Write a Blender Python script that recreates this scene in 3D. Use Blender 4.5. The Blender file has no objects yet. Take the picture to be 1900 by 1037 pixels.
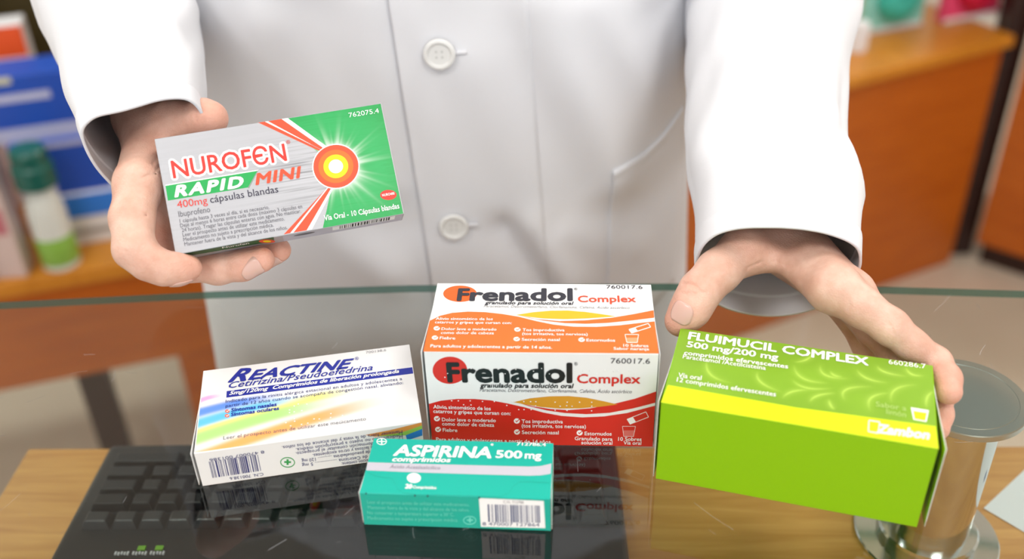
import bpy, bmesh, math, random
import numpy as np
from mathutils import Matrix, Vector

S = bpy.context.scene
COL = S.collection
# ------------------------------------------------------------------ camera, world, light, exposure
# working frame: millimetres, origin on the glass top below the camera, +y towards the pharmacist
GLASS_Z = 1.05
FPX, CX, CY, CAM_H = 1895.794, 950.0, 518.5, 401.2
RM = np.array([[0.9995055, -0.0174531, -0.0261549], [0.0314434, 0.5547881, 0.8313973], [0.0, 0.8318086, -0.5550625]])
CAM = np.array([0.0, 0.0, CAM_H])
def Wd(p):                                   # working mm -> world metres
    return (p[0]/1000.0, p[1]/1000.0, p[2]/1000.0 + GLASS_Z)
def ray(px, py):
    return np.array([(px-CX)/FPX, -(py-CY)/FPX, 1.0]) @ RM
def at(px, py, d):                           # the point seen at a pixel, d mm deep
    return CAM + d*ray(px, py)
def onz(px, py, z):
    r = ray(px, py); return CAM + r*(z-CAM_H)/r[2]
def ony(px, py, y):
    r = ray(px, py); return CAM + r*y/r[1]

cam = bpy.data.cameras.new('camera'); camo = bpy.data.objects.new('camera', cam); COL.objects.link(camo)
cam.sensor_width = 36.0; cam.lens = FPX/1900*36; cam.clip_start = 0.02; cam.clip_end = 50
camo.matrix_world = Matrix(((RM[0][0], RM[1][0], -RM[2][0], 0), (RM[0][1], RM[1][1], -RM[2][1], 0), (RM[0][2], RM[1][2], -RM[2][2], GLASS_Z+CAM_H/1000), (0, 0, 0, 1)))
cam.dof.use_dof = True; cam.dof.focus_distance = 0.590; cam.dof.aperture_fstop = 3.6
S.camera = camo
S.view_settings.view_transform = 'Standard'; S.view_settings.look = 'None'
S.view_settings.gamma = 1.0; S.view_settings.use_curve_mapping = False
S.view_settings.exposure = 0.18
w = bpy.data.worlds.new('shopfront_fill'); S.world = w; w.use_nodes = True  # even fill light, let in where the front wall is left out
w.node_tree.nodes['Background'].inputs[0].default_value = (0.93, 0.96, 1.0, 1)
w.node_tree.nodes['Background'].inputs[1].default_value = 1.2
def area(name, loc, size, power, rot=(0, 0, 0), col=(1, 0.98, 0.95), sy=None):
    l = bpy.data.lights.new(name, 'AREA'); l.shape = 'RECTANGLE'; l.size = size; l.size_y = sy or size
    l.energy = power; l.color = col
    o = bpy.data.objects.new(name, l); o.location = loc; o.rotation_euler = rot; COL.objects.link(o); return o
LAMPS = [(-0.9, 0.75, 7.0), (0.9, 0.75, 7.0), (-0.8, -0.6, 10.5), (0.8, -0.6, 10.5), (-2.3, 2.1, 24.0), (2.4, 2.1, 30.0)]  # the last two, at the rear, are added to brighten floor and back counters
for (lx, ly, lp) in LAMPS:
    area('ceiling_lamp_light', (lx, ly, 2.70), 0.56, lp)

# ------------------------------------------------------------------ helpers
def lin(h):
    c = [int(h[i:i+2], 16)/255 for i in (0, 2, 4)]
    return [x/12.92 if x <= .04045 else ((x+.055)/1.055)**2.4 for x in c]
def mat(name, col, rough=0.5, metal=0.0, spec=0.5, **kw):
    m = bpy.data.materials.new(name); m.use_nodes = True
    b = m.node_tree.nodes['Principled BSDF']
    b.inputs['Base Color'].default_value = (*col, 1); b.inputs['Roughness'].default_value = rough
    b.inputs['Metallic'].default_value = metal; b.inputs['Specular IOR Level'].default_value = spec
    for k, v in kw.items(): b.inputs[k.replace('_', ' ')].default_value = v
    return m
def nd(m, t, **kw):
    n = m.node_tree.nodes.new(t)
    for k, v in kw.items(): setattr(n, k, v)
    return n
def lk(m, a, b): m.node_tree.links.new(a, b)
def bsdf(m): return m.node_tree.nodes['Principled BSDF']
def wood(name, c1, c2, scale=(3, 40, 40), rough=0.35):
    m = mat(name, c1, rough)
    tc = nd(m, 'ShaderNodeTexCoord'); mp = nd(m, 'ShaderNodeMapping'); mp.inputs['Scale'].default_value = scale
    n = nd(m, 'ShaderNodeTexNoise'); n.inputs['Scale'].default_value = 4; n.inputs['Detail'].default_value = 6; n.inputs['Distortion'].default_value = 0.6
    r = nd(m, 'ShaderNodeValToRGB'); r.color_ramp.elements[0].position = .3; r.color_ramp.elements[1].position = .7
    r.color_ramp.elements[0].color = (*c1, 1); r.color_ramp.elements[1].color = (*c2, 1)
    lk(m, tc.outputs['Object'], mp.inputs['Vector']); lk(m, mp.outputs[0], n.inputs['Vector']); lk(m, n.outputs['Fac'], r.inputs[0])
    lk(m, r.outputs[0], bsdf(m).inputs['Base Color'])
    return m
def mesh_obj(name, verts, faces, mats, parent=None, smooth=False, midx=None, mm=True):
    me = bpy.data.meshes.new(name)
    v = np.asarray(verts, float)
    if mm: v = v/1000.0
    me.from_pydata(v.tolist(), [], [tuple(f) for f in faces])
    if not isinstance(mats, (list, tuple)): mats = [mats]
    for m in mats: me.materials.append(m)
    if midx is not None: me.polygons.foreach_set('material_index', np.asarray(midx, np.int32))
    if smooth: me.polygons.foreach_set('use_smooth', np.ones(len(me.polygons), bool))
    me.update()
    o = bpy.data.objects.new(name, me); COL.objects.link(o)
    if parent is not None: o.parent = parent
    return o
def from_bm(name, bm, mats, parent=None, smooth=False):
    bmesh.ops.scale(bm, vec=(.001, .001, .001), verts=bm.verts)
    me = bpy.data.meshes.new(name); bm.to_mesh(me); bm.free()
    for m in (mats if isinstance(mats, (list, tuple)) else [mats]): me.materials.append(m)
    if smooth: me.polygons.foreach_set('use_smooth', np.ones(len(me.polygons), bool))
    o = bpy.data.objects.new(name, me); COL.objects.link(o)
    if parent is not None: o.parent = parent
    return o
def thing(name, label, cat, p=(0, 0, 0), rz=0.0, group=None, world=False):
    o = bpy.data.objects.new(name, None); o.empty_display_size = .02; COL.objects.link(o)
    o.location = p if world else Wd(p); o.rotation_euler = (0, 0, rz)
    o['label'] = label; o['category'] = cat
    if group: o['group'] = group
    return o
def struct(o, label=None):
    o['kind'] = 'structure'
    if label: o['label'] = label
    return o
def bevel(o, w, seg=2, ang=35):
    b = o.modifiers.new('bevel', 'BEVEL'); b.width = w; b.segments = seg; b.limit_method = 'ANGLE'; b.angle_limit = math.radians(ang)
    return o
def box_bm(bm, lo, hi, M=None):
    vs = [bm.verts.new((x, y, z)) for x in (lo[0], hi[0]) for y in (lo[1], hi[1]) for z in (lo[2], hi[2])]
    for f in ((0, 1, 3, 2), (4, 6, 7, 5), (0, 4, 5, 1), (2, 3, 7, 6), (0, 2, 6, 4), (1, 5, 7, 3)):
        bm.faces.new([vs[i] for i in f])
    if M is not None:
        for v in vs: v.co = M @ v.co
    return vs
def boxo(name, lo, hi, m, parent=None, bev=0.0, seg=2):
    bm = bmesh.new(); box_bm(bm, lo, hi); bmesh.ops.recalc_face_normals(bm, faces=bm.faces)
    o = from_bm(name, bm, m, parent)
    if bev: bevel(o, bev/1000, seg)
    return o
def lathe(name, prof, m, parent=None, seg=48, smooth=True, center=(0, 0, 0)):
    V = []; F = []
    for (r, z) in prof:
        for k in range(seg):
            a = 2*math.pi*k/seg; V.append((center[0]+r*math.cos(a), center[1]+r*math.sin(a), center[2]+z))
    n = len(prof)
    for i in range(n-1):
        for k in range(seg):
            k2 = (k+1) % seg; F.append((i*seg+k, i*seg+k2, (i+1)*seg+k2, (i+1)*seg+k))
    F.append(tuple(reversed(range(seg)))); F.append(tuple((n-1)*seg+k for k in range(seg)))
    o = mesh_obj(name, V, F, m, parent, smooth)
    if smooth:
        o.modifiers.new('e', 'EDGE_SPLIT').split_angle = math.radians(28)
    return o

# ------------------------------------------------------------------ materials
M_desk = wood('desk_oak', lin('c08438'), lin('dca456'), (2.5, 30, 30), .4)
M_cab = wood('cabinet_cherry', lin('b0560a'), lin('c06412'), (1.5, 1.5, 9), .35)
M_cabtop = wood('cabinet_top_oak', lin('c07a1c'), lin('d08a2c'), (9, 1.5, 1.5), .35)
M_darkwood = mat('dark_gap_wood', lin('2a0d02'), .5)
M_floor = mat('floor_stone', lin('b9a690'), .45)
_n = nd(M_floor, 'ShaderNodeTexNoise'); _n.inputs['Scale'].default_value = 3.0; _n.inputs['Detail'].default_value = 8
_r = nd(M_floor, 'ShaderNodeValToRGB'); _r.color_ramp.elements[0].color = (*lin('c4b49e'), 1); _r.color_ramp.elements[1].color = (*lin('dccfbc'), 1)
_t = nd(M_floor, 'ShaderNodeTexCoord'); lk(M_floor, _t.outputs['Object'], _n.inputs['Vector']); lk(M_floor, _n.outputs['Fac'], _r.inputs[0]); lk(M_floor, _r.outputs[0], bsdf(M_floor).inputs['Base Color'])
M_wall = mat('wall_paint', lin('d8d4cc'), .8)
M_ceil = mat('ceiling_paint', lin('f0f0ee'), .9)
M_chrome = mat('polished_steel', (.72, .73, .72), .12, 1.0)
M_brushed = mat('brushed_steel', (.56, .58, .56), .3, .75)
M_black = mat('black_plastic', (.012, .013, .016), .35)
M_key = mat('black_keycap', (.010, .011, .014), .4, 0, .35)
M_legend = mat('key_legend_white', (.6, .62, .65), .5)
M_greenled = mat('green_label', lin('6fae1e'), .5)
M_paper = mat('white_paper', (.82, .85, .88), .7)
M_emit = mat('lamp_diffuser', (1, 1, 1), .5)
bsdf(M_emit).inputs['Emission Color'].default_value = (1, .98, .95, 1); bsdf(M_emit).inputs['Emission Strength'].default_value = 3.0
M_lampframe = mat('lamp_frame_white', (.8, .8, .8), .4)

# glass: clear sheet, mirror reflection on its upper face, green polished edge
M_glass = bpy.data.materials.new('clear_glass'); M_glass.use_nodes = True
nt = M_glass.node_tree; nt.nodes.clear()
_o = nt.nodes.new('ShaderNodeOutputMaterial'); _m = nt.nodes.new('ShaderNodeMixShader'); _tr = nt.nodes.new('ShaderNodeBsdfTransparent'); _g = nt.nodes.new('ShaderNodeBsdfGlossy'); _f = nt.nodes.new('ShaderNodeFresnel')
_tr.inputs[0].default_value = (.87, .925, .91, 1); _g.inputs['Roughness'].default_value = .03; _f.inputs['IOR'].default_value = 1.65
nt.links.new(_f.outputs[0], _m.inputs[0]); nt.links.new(_tr.outputs[0], _m.inputs[1]); nt.links.new(_g.outputs[0], _m.inputs[2]); nt.links.new(_m.outputs[0], _o.inputs[0])
M_glassunder = bpy.data.materials.new('clear_glass_underside'); M_glassunder.use_nodes = True
nt = M_glassunder.node_tree; nt.nodes.clear(); _o = nt.nodes.new('ShaderNodeOutputMaterial'); _tr = nt.nodes.new('ShaderNodeBsdfTransparent'); _tr.inputs[0].default_value = (.97, .99, .98, 1); nt.links.new(_tr.outputs[0], _o.inputs[0])
M_glassedge = bpy.data.materials.new('green_glass_edge'); M_glassedge.use_nodes = True
nt = M_glassedge.node_tree; nt.nodes.clear(); _o = nt.nodes.new('ShaderNodeOutputMaterial'); _m = nt.nodes.new('ShaderNodeMixShader'); _tr = nt.nodes.new('ShaderNodeBsdfTransparent'); _p = nt.nodes.new('ShaderNodeBsdfPrincipled')
_tr.inputs[0].default_value = (.35, .62, .55, 1); _p.inputs['Base Color'].default_value = (*lin('4f8a80'), 1); _p.inputs['Roughness'].default_value = .08; _m.inputs[0].default_value = .6
nt.links.new(_tr.outputs[0], _m.inputs[1]); nt.links.new(_p.outputs[0], _m.inputs[2]); nt.links.new(_m.outputs[0], _o.inputs[0])
M_scratch = mat('glass_scratch', (.8, .82, .85), .5, Alpha=.35)

# ------------------------------------------------------------------ room
def plane(name, pts, m):
    return struct(mesh_obj(name, pts, [tuple(range(len(pts)))], m, mm=False))
plane('floor', [(-3, -2.2, 0), (3.4, -2.2, 0), (3.4, 3.8, 0), (-3, 3.8, 0)], M_floor)
plane('wall_back', [(-3, 3.8, 0), (3.4, 3.8, 0), (3.4, 3.8, 2.8), (-3, 3.8, 2.8)], M_wall)
plane('wall_left', [(-3, -2.2, 0), (-3, 3.8, 0), (-3, 3.8, 2.8), (-3, -2.2, 2.8)], M_wall)
plane('wall_right', [(3.4, 3.8, 0), (3.4, -2.2, 0), (3.4, -2.2, 2.8), (3.4, 3.8, 2.8)], M_wall)
plane('ceiling', [(-3, -2.2, 2.8), (-3, 3.8, 2.8), (3.4, 3.8, 2.8), (3.4, -2.2, 2.8)], M_ceil)
for i, (lx, ly, lp) in enumerate(LAMPS):  # one panel per lamp, the two added rear ones included
    t = thing('ceiling_light', 'square white ceiling light panel out of view in the pharmacy', 'ceiling light', (lx, ly, 2.74), group='ceiling light panels', world=True)
    bm = bmesh.new()
    for lo, hi in (((-310, -310, 0), (310, -280, 58)), ((-310, 280, 0), (310, 310, 58)), ((-310, -280, 0), (-280, 280, 58)), ((280, -280, 0), (310, 280, 58))): box_bm(bm, lo, hi)
    from_bm('frame', bm, M_lampframe, t); boxo('diffuser', (-279, -279, 12), (279, 279, 20), M_emit, t)

# ------------------------------------------------------------------ counter: oak desk under a glass sheet
YAW = -0.042
desk = thing('counter_desk', 'oak counter desk below the glass sheet, nearest the camera', 'counter', (0, 566, -127))
desk.location = (0, 0.566, 0); desk.rotation_euler = (0, 0, YAW)
boxo('worktop', (-372, -470, 893), (900, 0, 923), M_desk, desk, 2)
boxo('side_panel', (-368, -460, 0), (-345, -10, 893), M_desk, desk)
boxo('side_panel', (870, -460, 0), (893, -10, 893), M_desk, desk)
boxo('front_panel', (-345, -460, 0), (870, -440, 893), M_desk, desk)
low = thing('side_counter', 'lower brown wooden side counter left of the oak desk', 'counter', (0, 0, 0))
low.location = (-.66, .32, 0); low.rotation_euler = (0, 0, YAW)
boxo('worktop', (-270, -230, 700), (270, 225, 730), wood('side_counter_wood', lin('7c4212'), lin('93561e'), (2, 20, 20)), low, 2)
boxo('body', (-260, -220, 0), (260, 215, 700), M_cab, low)

# glass sheet with a gently bowed rear edge
back = [(-900, 560), (-700, 577), (-500, 588), (-358, 593), (-209, 598), (-72, 598), (109, 590), (255, 578), (345, 568), (500, 548), (700, 520), (900, 485)]
out = [(-900, 110), (900, 60)] + back[::-1]
V = [(x, y, 0) for x, y in out] + [(x, y, -6) for x, y in out]; n = len(out)
F = [tuple(range(n)), tuple(reversed(range(n, 2*n)))] + [(i, n+i, n+(i+1) % n, (i+1) % n) for i in range(n)]
gl = thing('glass_countertop', 'clear glass countertop sheet with a green rear edge carrying the boxes', 'glass sheet', (0, 0, 0))
sheet = mesh_obj('sheet', V, F, [M_glass, M_glassunder, M_glassedge], gl, midx=[0, 1]+[2]*n)
rnd = random.Random(5); V = []; F = []
for k in range(120):
    x = rnd.uniform(-420, 420); y = rnd.uniform(330, 585); a = rnd.gauss(.9, .7); L = rnd.choice([3, 5, 8, 12, 20, 30])*rnd.uniform(.5, 1); wd = rnd.choice([.06, .08, .12])
    c, s = math.cos(a), math.sin(a); b0 = len(V); bend = rnd.uniform(-.06, .06)
    for q in (-1, 0, 1):
        ox, oy = x+c*L*q/2-s*bend*L*(1-q*q), y+s*L*q/2+c*bend*L*(1-q*q)
        V += [(ox-s*wd, oy+c*wd, .02), (ox+s*wd, oy-c*wd, .02)]
    F += [(b0, b0+1, b0+3, b0+2), (b0+2, b0+3, b0+5, b0+4)]
so = mesh_obj('scratches', V, F, M_scratch, gl); so['label'] = 'fine pale scratches on the glass'; so['kind'] = 'stuff'

def standoff(p, label):
    t = thing('glass_support', label, 'glass support', (p[0], p[1], -127))
    lathe('base_plate', [(46, 0), (46, 2.2), (45, 3), (33, 3.4)], M_chrome, t)
    lathe('collar', [(32, 3.4), (32, 9), (30.5, 10.5), (25, 11)], M_chrome, t)
    lathe('column', [(25, 11), (25, 115.5), (24, 116)], M_chrome, t)
    lathe('top_plate', [(24, 116), (36, 116), (36.6, 116.6), (36.6, 120.2), (36.0, 120.8), (31, 120.8), (30.7, 120.5), (30.2, 120.5), (29.9, 120.8), (.5, 120.8)], M_brushed, t)
standoff((270.7, 469), 'chrome spool-shaped support under the glass beside the green box')
standoff((-620, 480), 'chrome spool-shaped support under the glass far left of the keyboard')

# keyboard under the glass, its keys turned towards the pharmacist
kb = thing('keyboard', 'black computer keyboard lying on the oak desk under the glass', 'keyboard', (-116, 491, -127), math.pi+YAW*.6)
KW, KD = 372, 138
bm = bmesh.new(); box_bm(bm, (-KW/2, -KD/2, 0), (KW/2, KD/2, 17))
for v in bm.verts:
    if v.co.y > 0 and v.co.z > 1: v.co.z = 24
bmesh.ops.recalc_face_normals(bm, faces=bm.faces)
bevel(from_bm('housing', bm, M_black, kb), .004, 3)
rows = [(19, 18.2, 12.5, 0), (19, 17.6, 13, 0), (19, 17.4, 13, 4), (18, 18.2, 13, 8), (9, 18.6, 13, 2)]
M_keysheen = mat('keycap_painted_sheen', (.035, .038, .042), .3)  # lighter copy of the black keycap: sheen on the first row painted in
def keycap(cx, cy, wx, wy, mk=None):
    zz = 17+(cy+KD/2)/KD*7-.5
    V = []
    for (z, i) in ((zz, 0), (zz+1.5, .3), (zz+7, 2.4), (zz+7.6, 3.4)):
        V += [(cx-wx/2+i, cy-wy/2+i*.8, z), (cx+wx/2-i, cy-wy/2+i*.8, z), (cx+wx/2-i, cy+wy/2-i*.8, z), (cx-wx/2+i, cy+wy/2-i*.8, z)]
    F = [(12, 13, 14, 15)]
    for l in range(3):
        for k in range(4):
            k2 = (k+1) % 4; F.append((l*4+k, l*4+k2, l*4+4+k2, l*4+4+k))
    return mesh_obj('key', V, F, mk or M_key, kb)
yy = 13
for ri, (nk, pitch, dy, off) in enumerate(rows):
    span = KW-24
    if ri == 4:
        ws = [22, 18, 18, 108, 18, 18, 22, 18, 18, 18, 36]
    else:
        ws = [pitch-1.2]*nk
    tot = sum(ws)+1.2*(len(ws)-1); ex = (span-tot)
    ws[-1] += ex*.6; ws[0] += ex*.4
    x = -span/2
    for k, wk in enumerate(ws):
        if len([c for c in kb.children]) < 95: keycap(x+wk/2, yy, wk, dy, None if ri else M_keysheen)
        x += wk+1.2
    yy -= dy+1.2+(3 if ri == 0 else 0)
for k, px in enumerate((175, 213, 250)):
    lx = 140-k*11.5
    if k: boxo('indicator_label', (lx-3, 35, 21.5), (lx+2, 38.5, 23.6), M_greenled, kb)
    bm = bmesh.new()
    for q in range(5): box_bm(bm, (lx-5+q*2, 39.6+(q % 2)*.4, 21.5), (lx-3.8+q*2, 42.2-(q % 3)*.3, 23.7))
    from_bm('indicator_legend', bm, M_legend, kb)

# white paper on the desk at the right
pp = [onz(1825, 943, -126.7), onz(1905, 868, -126.7)]
d1 = pp[1]-pp[0]; d1 = d1/np.linalg.norm(d1); d2 = np.array([d1[1], -d1[0], 0])
pa = thing('paper_sheet', 'white paper sheet on the oak desk right of the chrome support', 'paper', tuple(pp[0]))
q = [np.zeros(3), d1*210, d1*210+d2*148, d2*148]
mesh_obj('sheet', [v+np.array([0, 0, z]) for z in (0, .3) for v in q], [(3, 2, 1, 0), (4, 5, 6, 7)]+[(i, (i+1) % 4, 4+(i+1) % 4, 4+i) for i in range(4)], M_paper, pa)
c0 = d1*30+d2*36
mesh_obj('printed_mark', [c0+np.array([7*math.cos(a), 7*math.sin(a), .36]) for a in np.linspace(0, 2*math.pi, 16, endpoint=False)], [tuple(range(16))], mat('blue_ink', lin('27508f'), .6), pa)

# ------------------------------------------------------------------ cabinets behind the pharmacist
a0 = np.array([-829., 1387, 0]); a1 = np.array([-644., 1441, 0]); ang = math.atan2(a1[1]-a0[1], a1[0]-a0[0])
lc = thing('display_counter', 'wooden display counter behind the pharmacist at left, carrying product packs', 'counter', (0, 0, 0))
lc.location = (-.829, 1.387, 0); lc.rotation_euler = (0, 0, ang)
boxo('worktop', (-700, -4, 520), (900, 430, 550), M_cabtop, lc, 4)
boxo('apron', (-690, 6, 335), (890, 420, 520), M_cab, lc)
boxo('back_board', (-700, 400, 550), (900, 425, 1080), mat('olive_back_board', lin('3d3208'), .6), lc)
boxo('side_panel', (236, 10, 0), (890, 60, 335), M_cab, lc)
boxo('leg', (60, 20, 0), (110, 60, 335), M_darkwood, lc); boxo('leg', (-690, 20, 0), (-640, 60, 335), M_darkwood, lc)

b0 = np.array([926., 2094]); b1 = np.array([1148., 2201]); ang2 = math.atan2(b1[1]-b0[1], b1[0]-b0[0])
rc = thing('cabinet', 'cherry wood cabinet behind the raised arm, topped by teal and pink packs', 'cabinet', (0, 0, 0))
rc.location = (1.148, 2.201, 0); rc.rotation_euler = (0, 0, ang2)
boxo('body', (-1500, 0, 0), (-24, 500, 582), M_cab, rc, 3)
boxo('worktop', (-1510, -18, 582), (-15, 510, 610), M_cabtop, rc, 5)
e0 = np.array([1188., 2178]); e1 = np.array([1278., 2099]); ang3 = math.atan2(e1[1]-e0[1], e1[0]-e0[0])
rc2 = thing('cabinet', 'tall cherry wood cabinet at the far right edge', 'cabinet', (0, 0, 0))
rc2.location = (1.188, 2.178, 0); rc2.rotation_euler = (0, 0, ang3)
boxo('body', (-12, 0, 60), (900, 420, 1150), M_cab, rc2, 3)
boxo('plinth', (0, 20, 0), (890, 410, 60), M_darkwood, rc2)
po = thing('gap_strip', 'dark brown post standing in for the dark gap between the two cherry cabinets', 'strip', (0, 0, 0))  # dark strip put in to stand for the gap between the cabinets
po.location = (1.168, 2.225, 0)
boxo('strip', (-26, 0, 0), (26, 60, 1100), M_darkwood, po, 2)

def pack(name, label, cat, px, py, y, w, h, d, m, rz=0.0, zb=-500, parts=()):
    p = ony(px, py, y); t = thing(name, label, cat, (p[0], p[1], zb), rz)
    boxo('carton', (-w/2, 0, 0), (w/2, d, h), m, t, 1.5)
    for (nm, u0, v0, u1, v1, mm_) in parts:
        boxo(nm, (-w/2+u0*w, -.6, v0*h), (-w/2+u1*w, .4, v1*h), mm_, t)
    return t
M_w = mat('pack_white', (.82, .83, .85), .4); M_bl = mat('pack_blue', lin('1f4fb4'), .4); M_bl2 = mat('pack_light_blue', lin('2f7fe0'), .4)
M_or = mat('pack_orange', lin('ee5a22'), .45); M_gr = mat('pack_grey', lin('9a9a98'), .5); M_lilac = mat('pack_lilac', lin('b9bdda'), .45)
pack('product_box', 'white and blue box lying at the bottom of the blue stack', 'box', 165, 465, 1502, 150, 95, 90, M_w, ang, parts=(('printed_panel', .08, .55, 1, .98, M_bl2), ('printed_band', 0, .2, 1, .3, M_gr)))
pack('product_box', 'deep blue box, second from the bottom of the blue stack', 'box', 160, 465, 1508, 140, 95, 85, M_bl, ang, -405, parts=(('printed_panel', 0, .02, .4, .3, M_lilac), ('printed_band', .2, .9, 1, .99, M_lilac)))
pack('product_box', 'blue box with pale lettering band on top of the blue stack', 'box', 120, 465, 1514, 170, 110, 80, M_bl, ang, -310, parts=(('printed_band', .1, .62, .8, .74, M_lilac), ('printed_panel', 0, .0, 1, .22, M_lilac), ('printed_stripe', 0, .9, .5, 1, mat('pack_cream', lin('c9c8a8'), .5))))
pack('product_box', 'white box with a broad orange top behind the blue stack', 'box', 60, 465, 1640, 190, 330, 60, M_w, ang, parts=(('printed_panel', 0, .84, 1, 1, M_or), ('printed_band', 0, .76, 1, .83, mat('pack_salmon', lin('f0a080'), .5))))
pack('product_box', 'tall pale pink box left of the green-capped bottle', 'box', 8, 488, 1400, 56, 205, 45, mat('pack_pinkish', lin('d3bdb6'), .5), ang-.2, parts=(('printed_mark', .4, .4, .9, .62, mat('pack_rose', lin('b96a74'), .5)), ('printed_band', 0, .85, 1, 1, M_or)))
pack('product_box', 'small orange box at the left edge behind the pale pink box', 'box', -20, 470, 1500, 110, 200, 60, mat('pack_orange_dark', lin('c96a2a'), .5), ang, parts=(('printed_band', 0, .5, 1, .6, M_w),))
pack('product_box', 'dark green box low at the left edge of the display counter', 'box', -52, 500, 1378, 46, 70, 45, mat('pack_dark_green', lin('0d4a22'), .4), ang)
pack('product_box', 'grey box on the rear of the display counter above the orange top', 'box', 60, 440, 1712, 90, 400, 60, M_gr, ang)
p = ony(112, 475, 1440)
bt = thing('bottle', 'white and green bottle with a dark teal screw cap', 'bottle', (p[0], p[1], -500), ang)
lathe('body', [(26, 0), (30, 3), (30, 105), (25, 130), (17, 148)], mat('bottle_white', lin('d5d9d2'), .35), bt)
lathe('cap', [(28, 148), (32, 151), (32, 183), (28, 187), (28, 208), (24, 214), (1, 215)], mat('teal_cap', lin('0c5a50'), .3), bt)
for k in range(2): pass
lathe('label', [(30.3, 12), (30.5, 12.5), (30.5, 60), (30.3, 60.5)], mat('bottle_label_green', lin('86b64a'), .4), bt)

def puck_pack(px, py, y, label, mc, mp):
    p = ony(px, py, y); t = thing('brush_pack', label, 'pack', (p[0], p[1], -440), ang2-.1)
    boxo('card', (-80, 0, 0), (80, 26, 190), mc, t, 3)
    V = []; F = []; nu, nv = 40, 14
    for j in range(nv+1):
        th = j/nv*math.pi/2; r = 57*math.cos(th)**.6
        for i in range(nu):
            a = 2*math.pi*i/nu; bump = 2.5*math.sin(i*math.pi/2)*math.sin(j*math.pi/1.5)
            V.append(((r+bump)*math.cos(a), -1-30*math.sin(th)-bump*.5, 80+(r+bump)*math.sin(a)))
    for j in range(nv):
        for i in range(nu): F.append((j*nu+i, j*nu+(i+1) % nu, (j+1)*nu+(i+1) % nu, (j+1)*nu+i))
    mesh_obj('dimpled_puck', V, F, mp, t, True)
    boxo('footer_strip', (-80, -1.5, 2), (80, 0, 12), mat('strip_pale', [min(1, c*1.15+.1) for c in mc.diffuse_color[:3]], .4) if False else M_w, t)
puck_pack(1655, 60, 2230, 'teal card pack with a round dimpled puck on the right cabinet', mat('card_teal', lin('8fd8cd'), .45), mat('puck_teal', lin('3dbfae'), .45))
puck_pack(1795, 62, 2285, 'pink card pack with a round red dimpled puck on the right cabinet', mat('card_pink', lin('ea4a78'), .45), mat('puck_red', lin('d01040'), .45))
p = ony(1582, 128, 2120)
wj = thing('jar', 'small white jar on the right cabinet next to the sleeve', 'jar', (p[0], p[1], -440))
lathe('body', [(20, 0), (22, 2), (22, 40), (18, 46)], M_w, wj, 24); lathe('lid', [(21, 46), (22, 47), (22, 60), (20, 62)], M_w, wj, 24)

# ------------------------------------------------------------------ medicine boxes
C = {'white': 'ffffff', 'red': 'e2352a', 'orangered': 'f2502c', 'orange': 'fb7d1e', 'yellow': 'ffe600', 'ink': '2a2440', 'grey': '6b6a72', 'grey2': '8d8d92', 'grey3': '8d8a98', 'green2': '12a850',
     'silverdark': '8f9490', 'darkgreen': '0c5a30', 'ink2': '2b2b36', 'black': '0c0f14', 'orange2': 'f0641a', 'red2': 'd6261c', 'amber': 'ffba1a', 'amber2': 'd99a2a', 'orange_body': 'ff6f22', 'peach': 'ffa070', 'pink': 'e0706a',
     'blue': '1d2c9c', 'navy': '2a3276', 'salmon': 'f06a50', 'crossgreen': '2fa052', 'orange3': 'e69a4a', 'leaf': '9ccf5a', 'sky': '2f86d8', 'lilacgrey': 'c8c6d2', 'tealdark': '0ba08c', 'teallight': '6fe0cc', 'barblue': '5a6488',
     'palegreen': 'b8d878', 'lime': 'd8ee00'}
C['orange'] = 'ff7224'
PM = {}
def pmat(k):
    if k not in PM: PM[k] = mat('print_'+k, [.92*c for c in lin(C[k])], .42)
    return PM[k]
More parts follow.
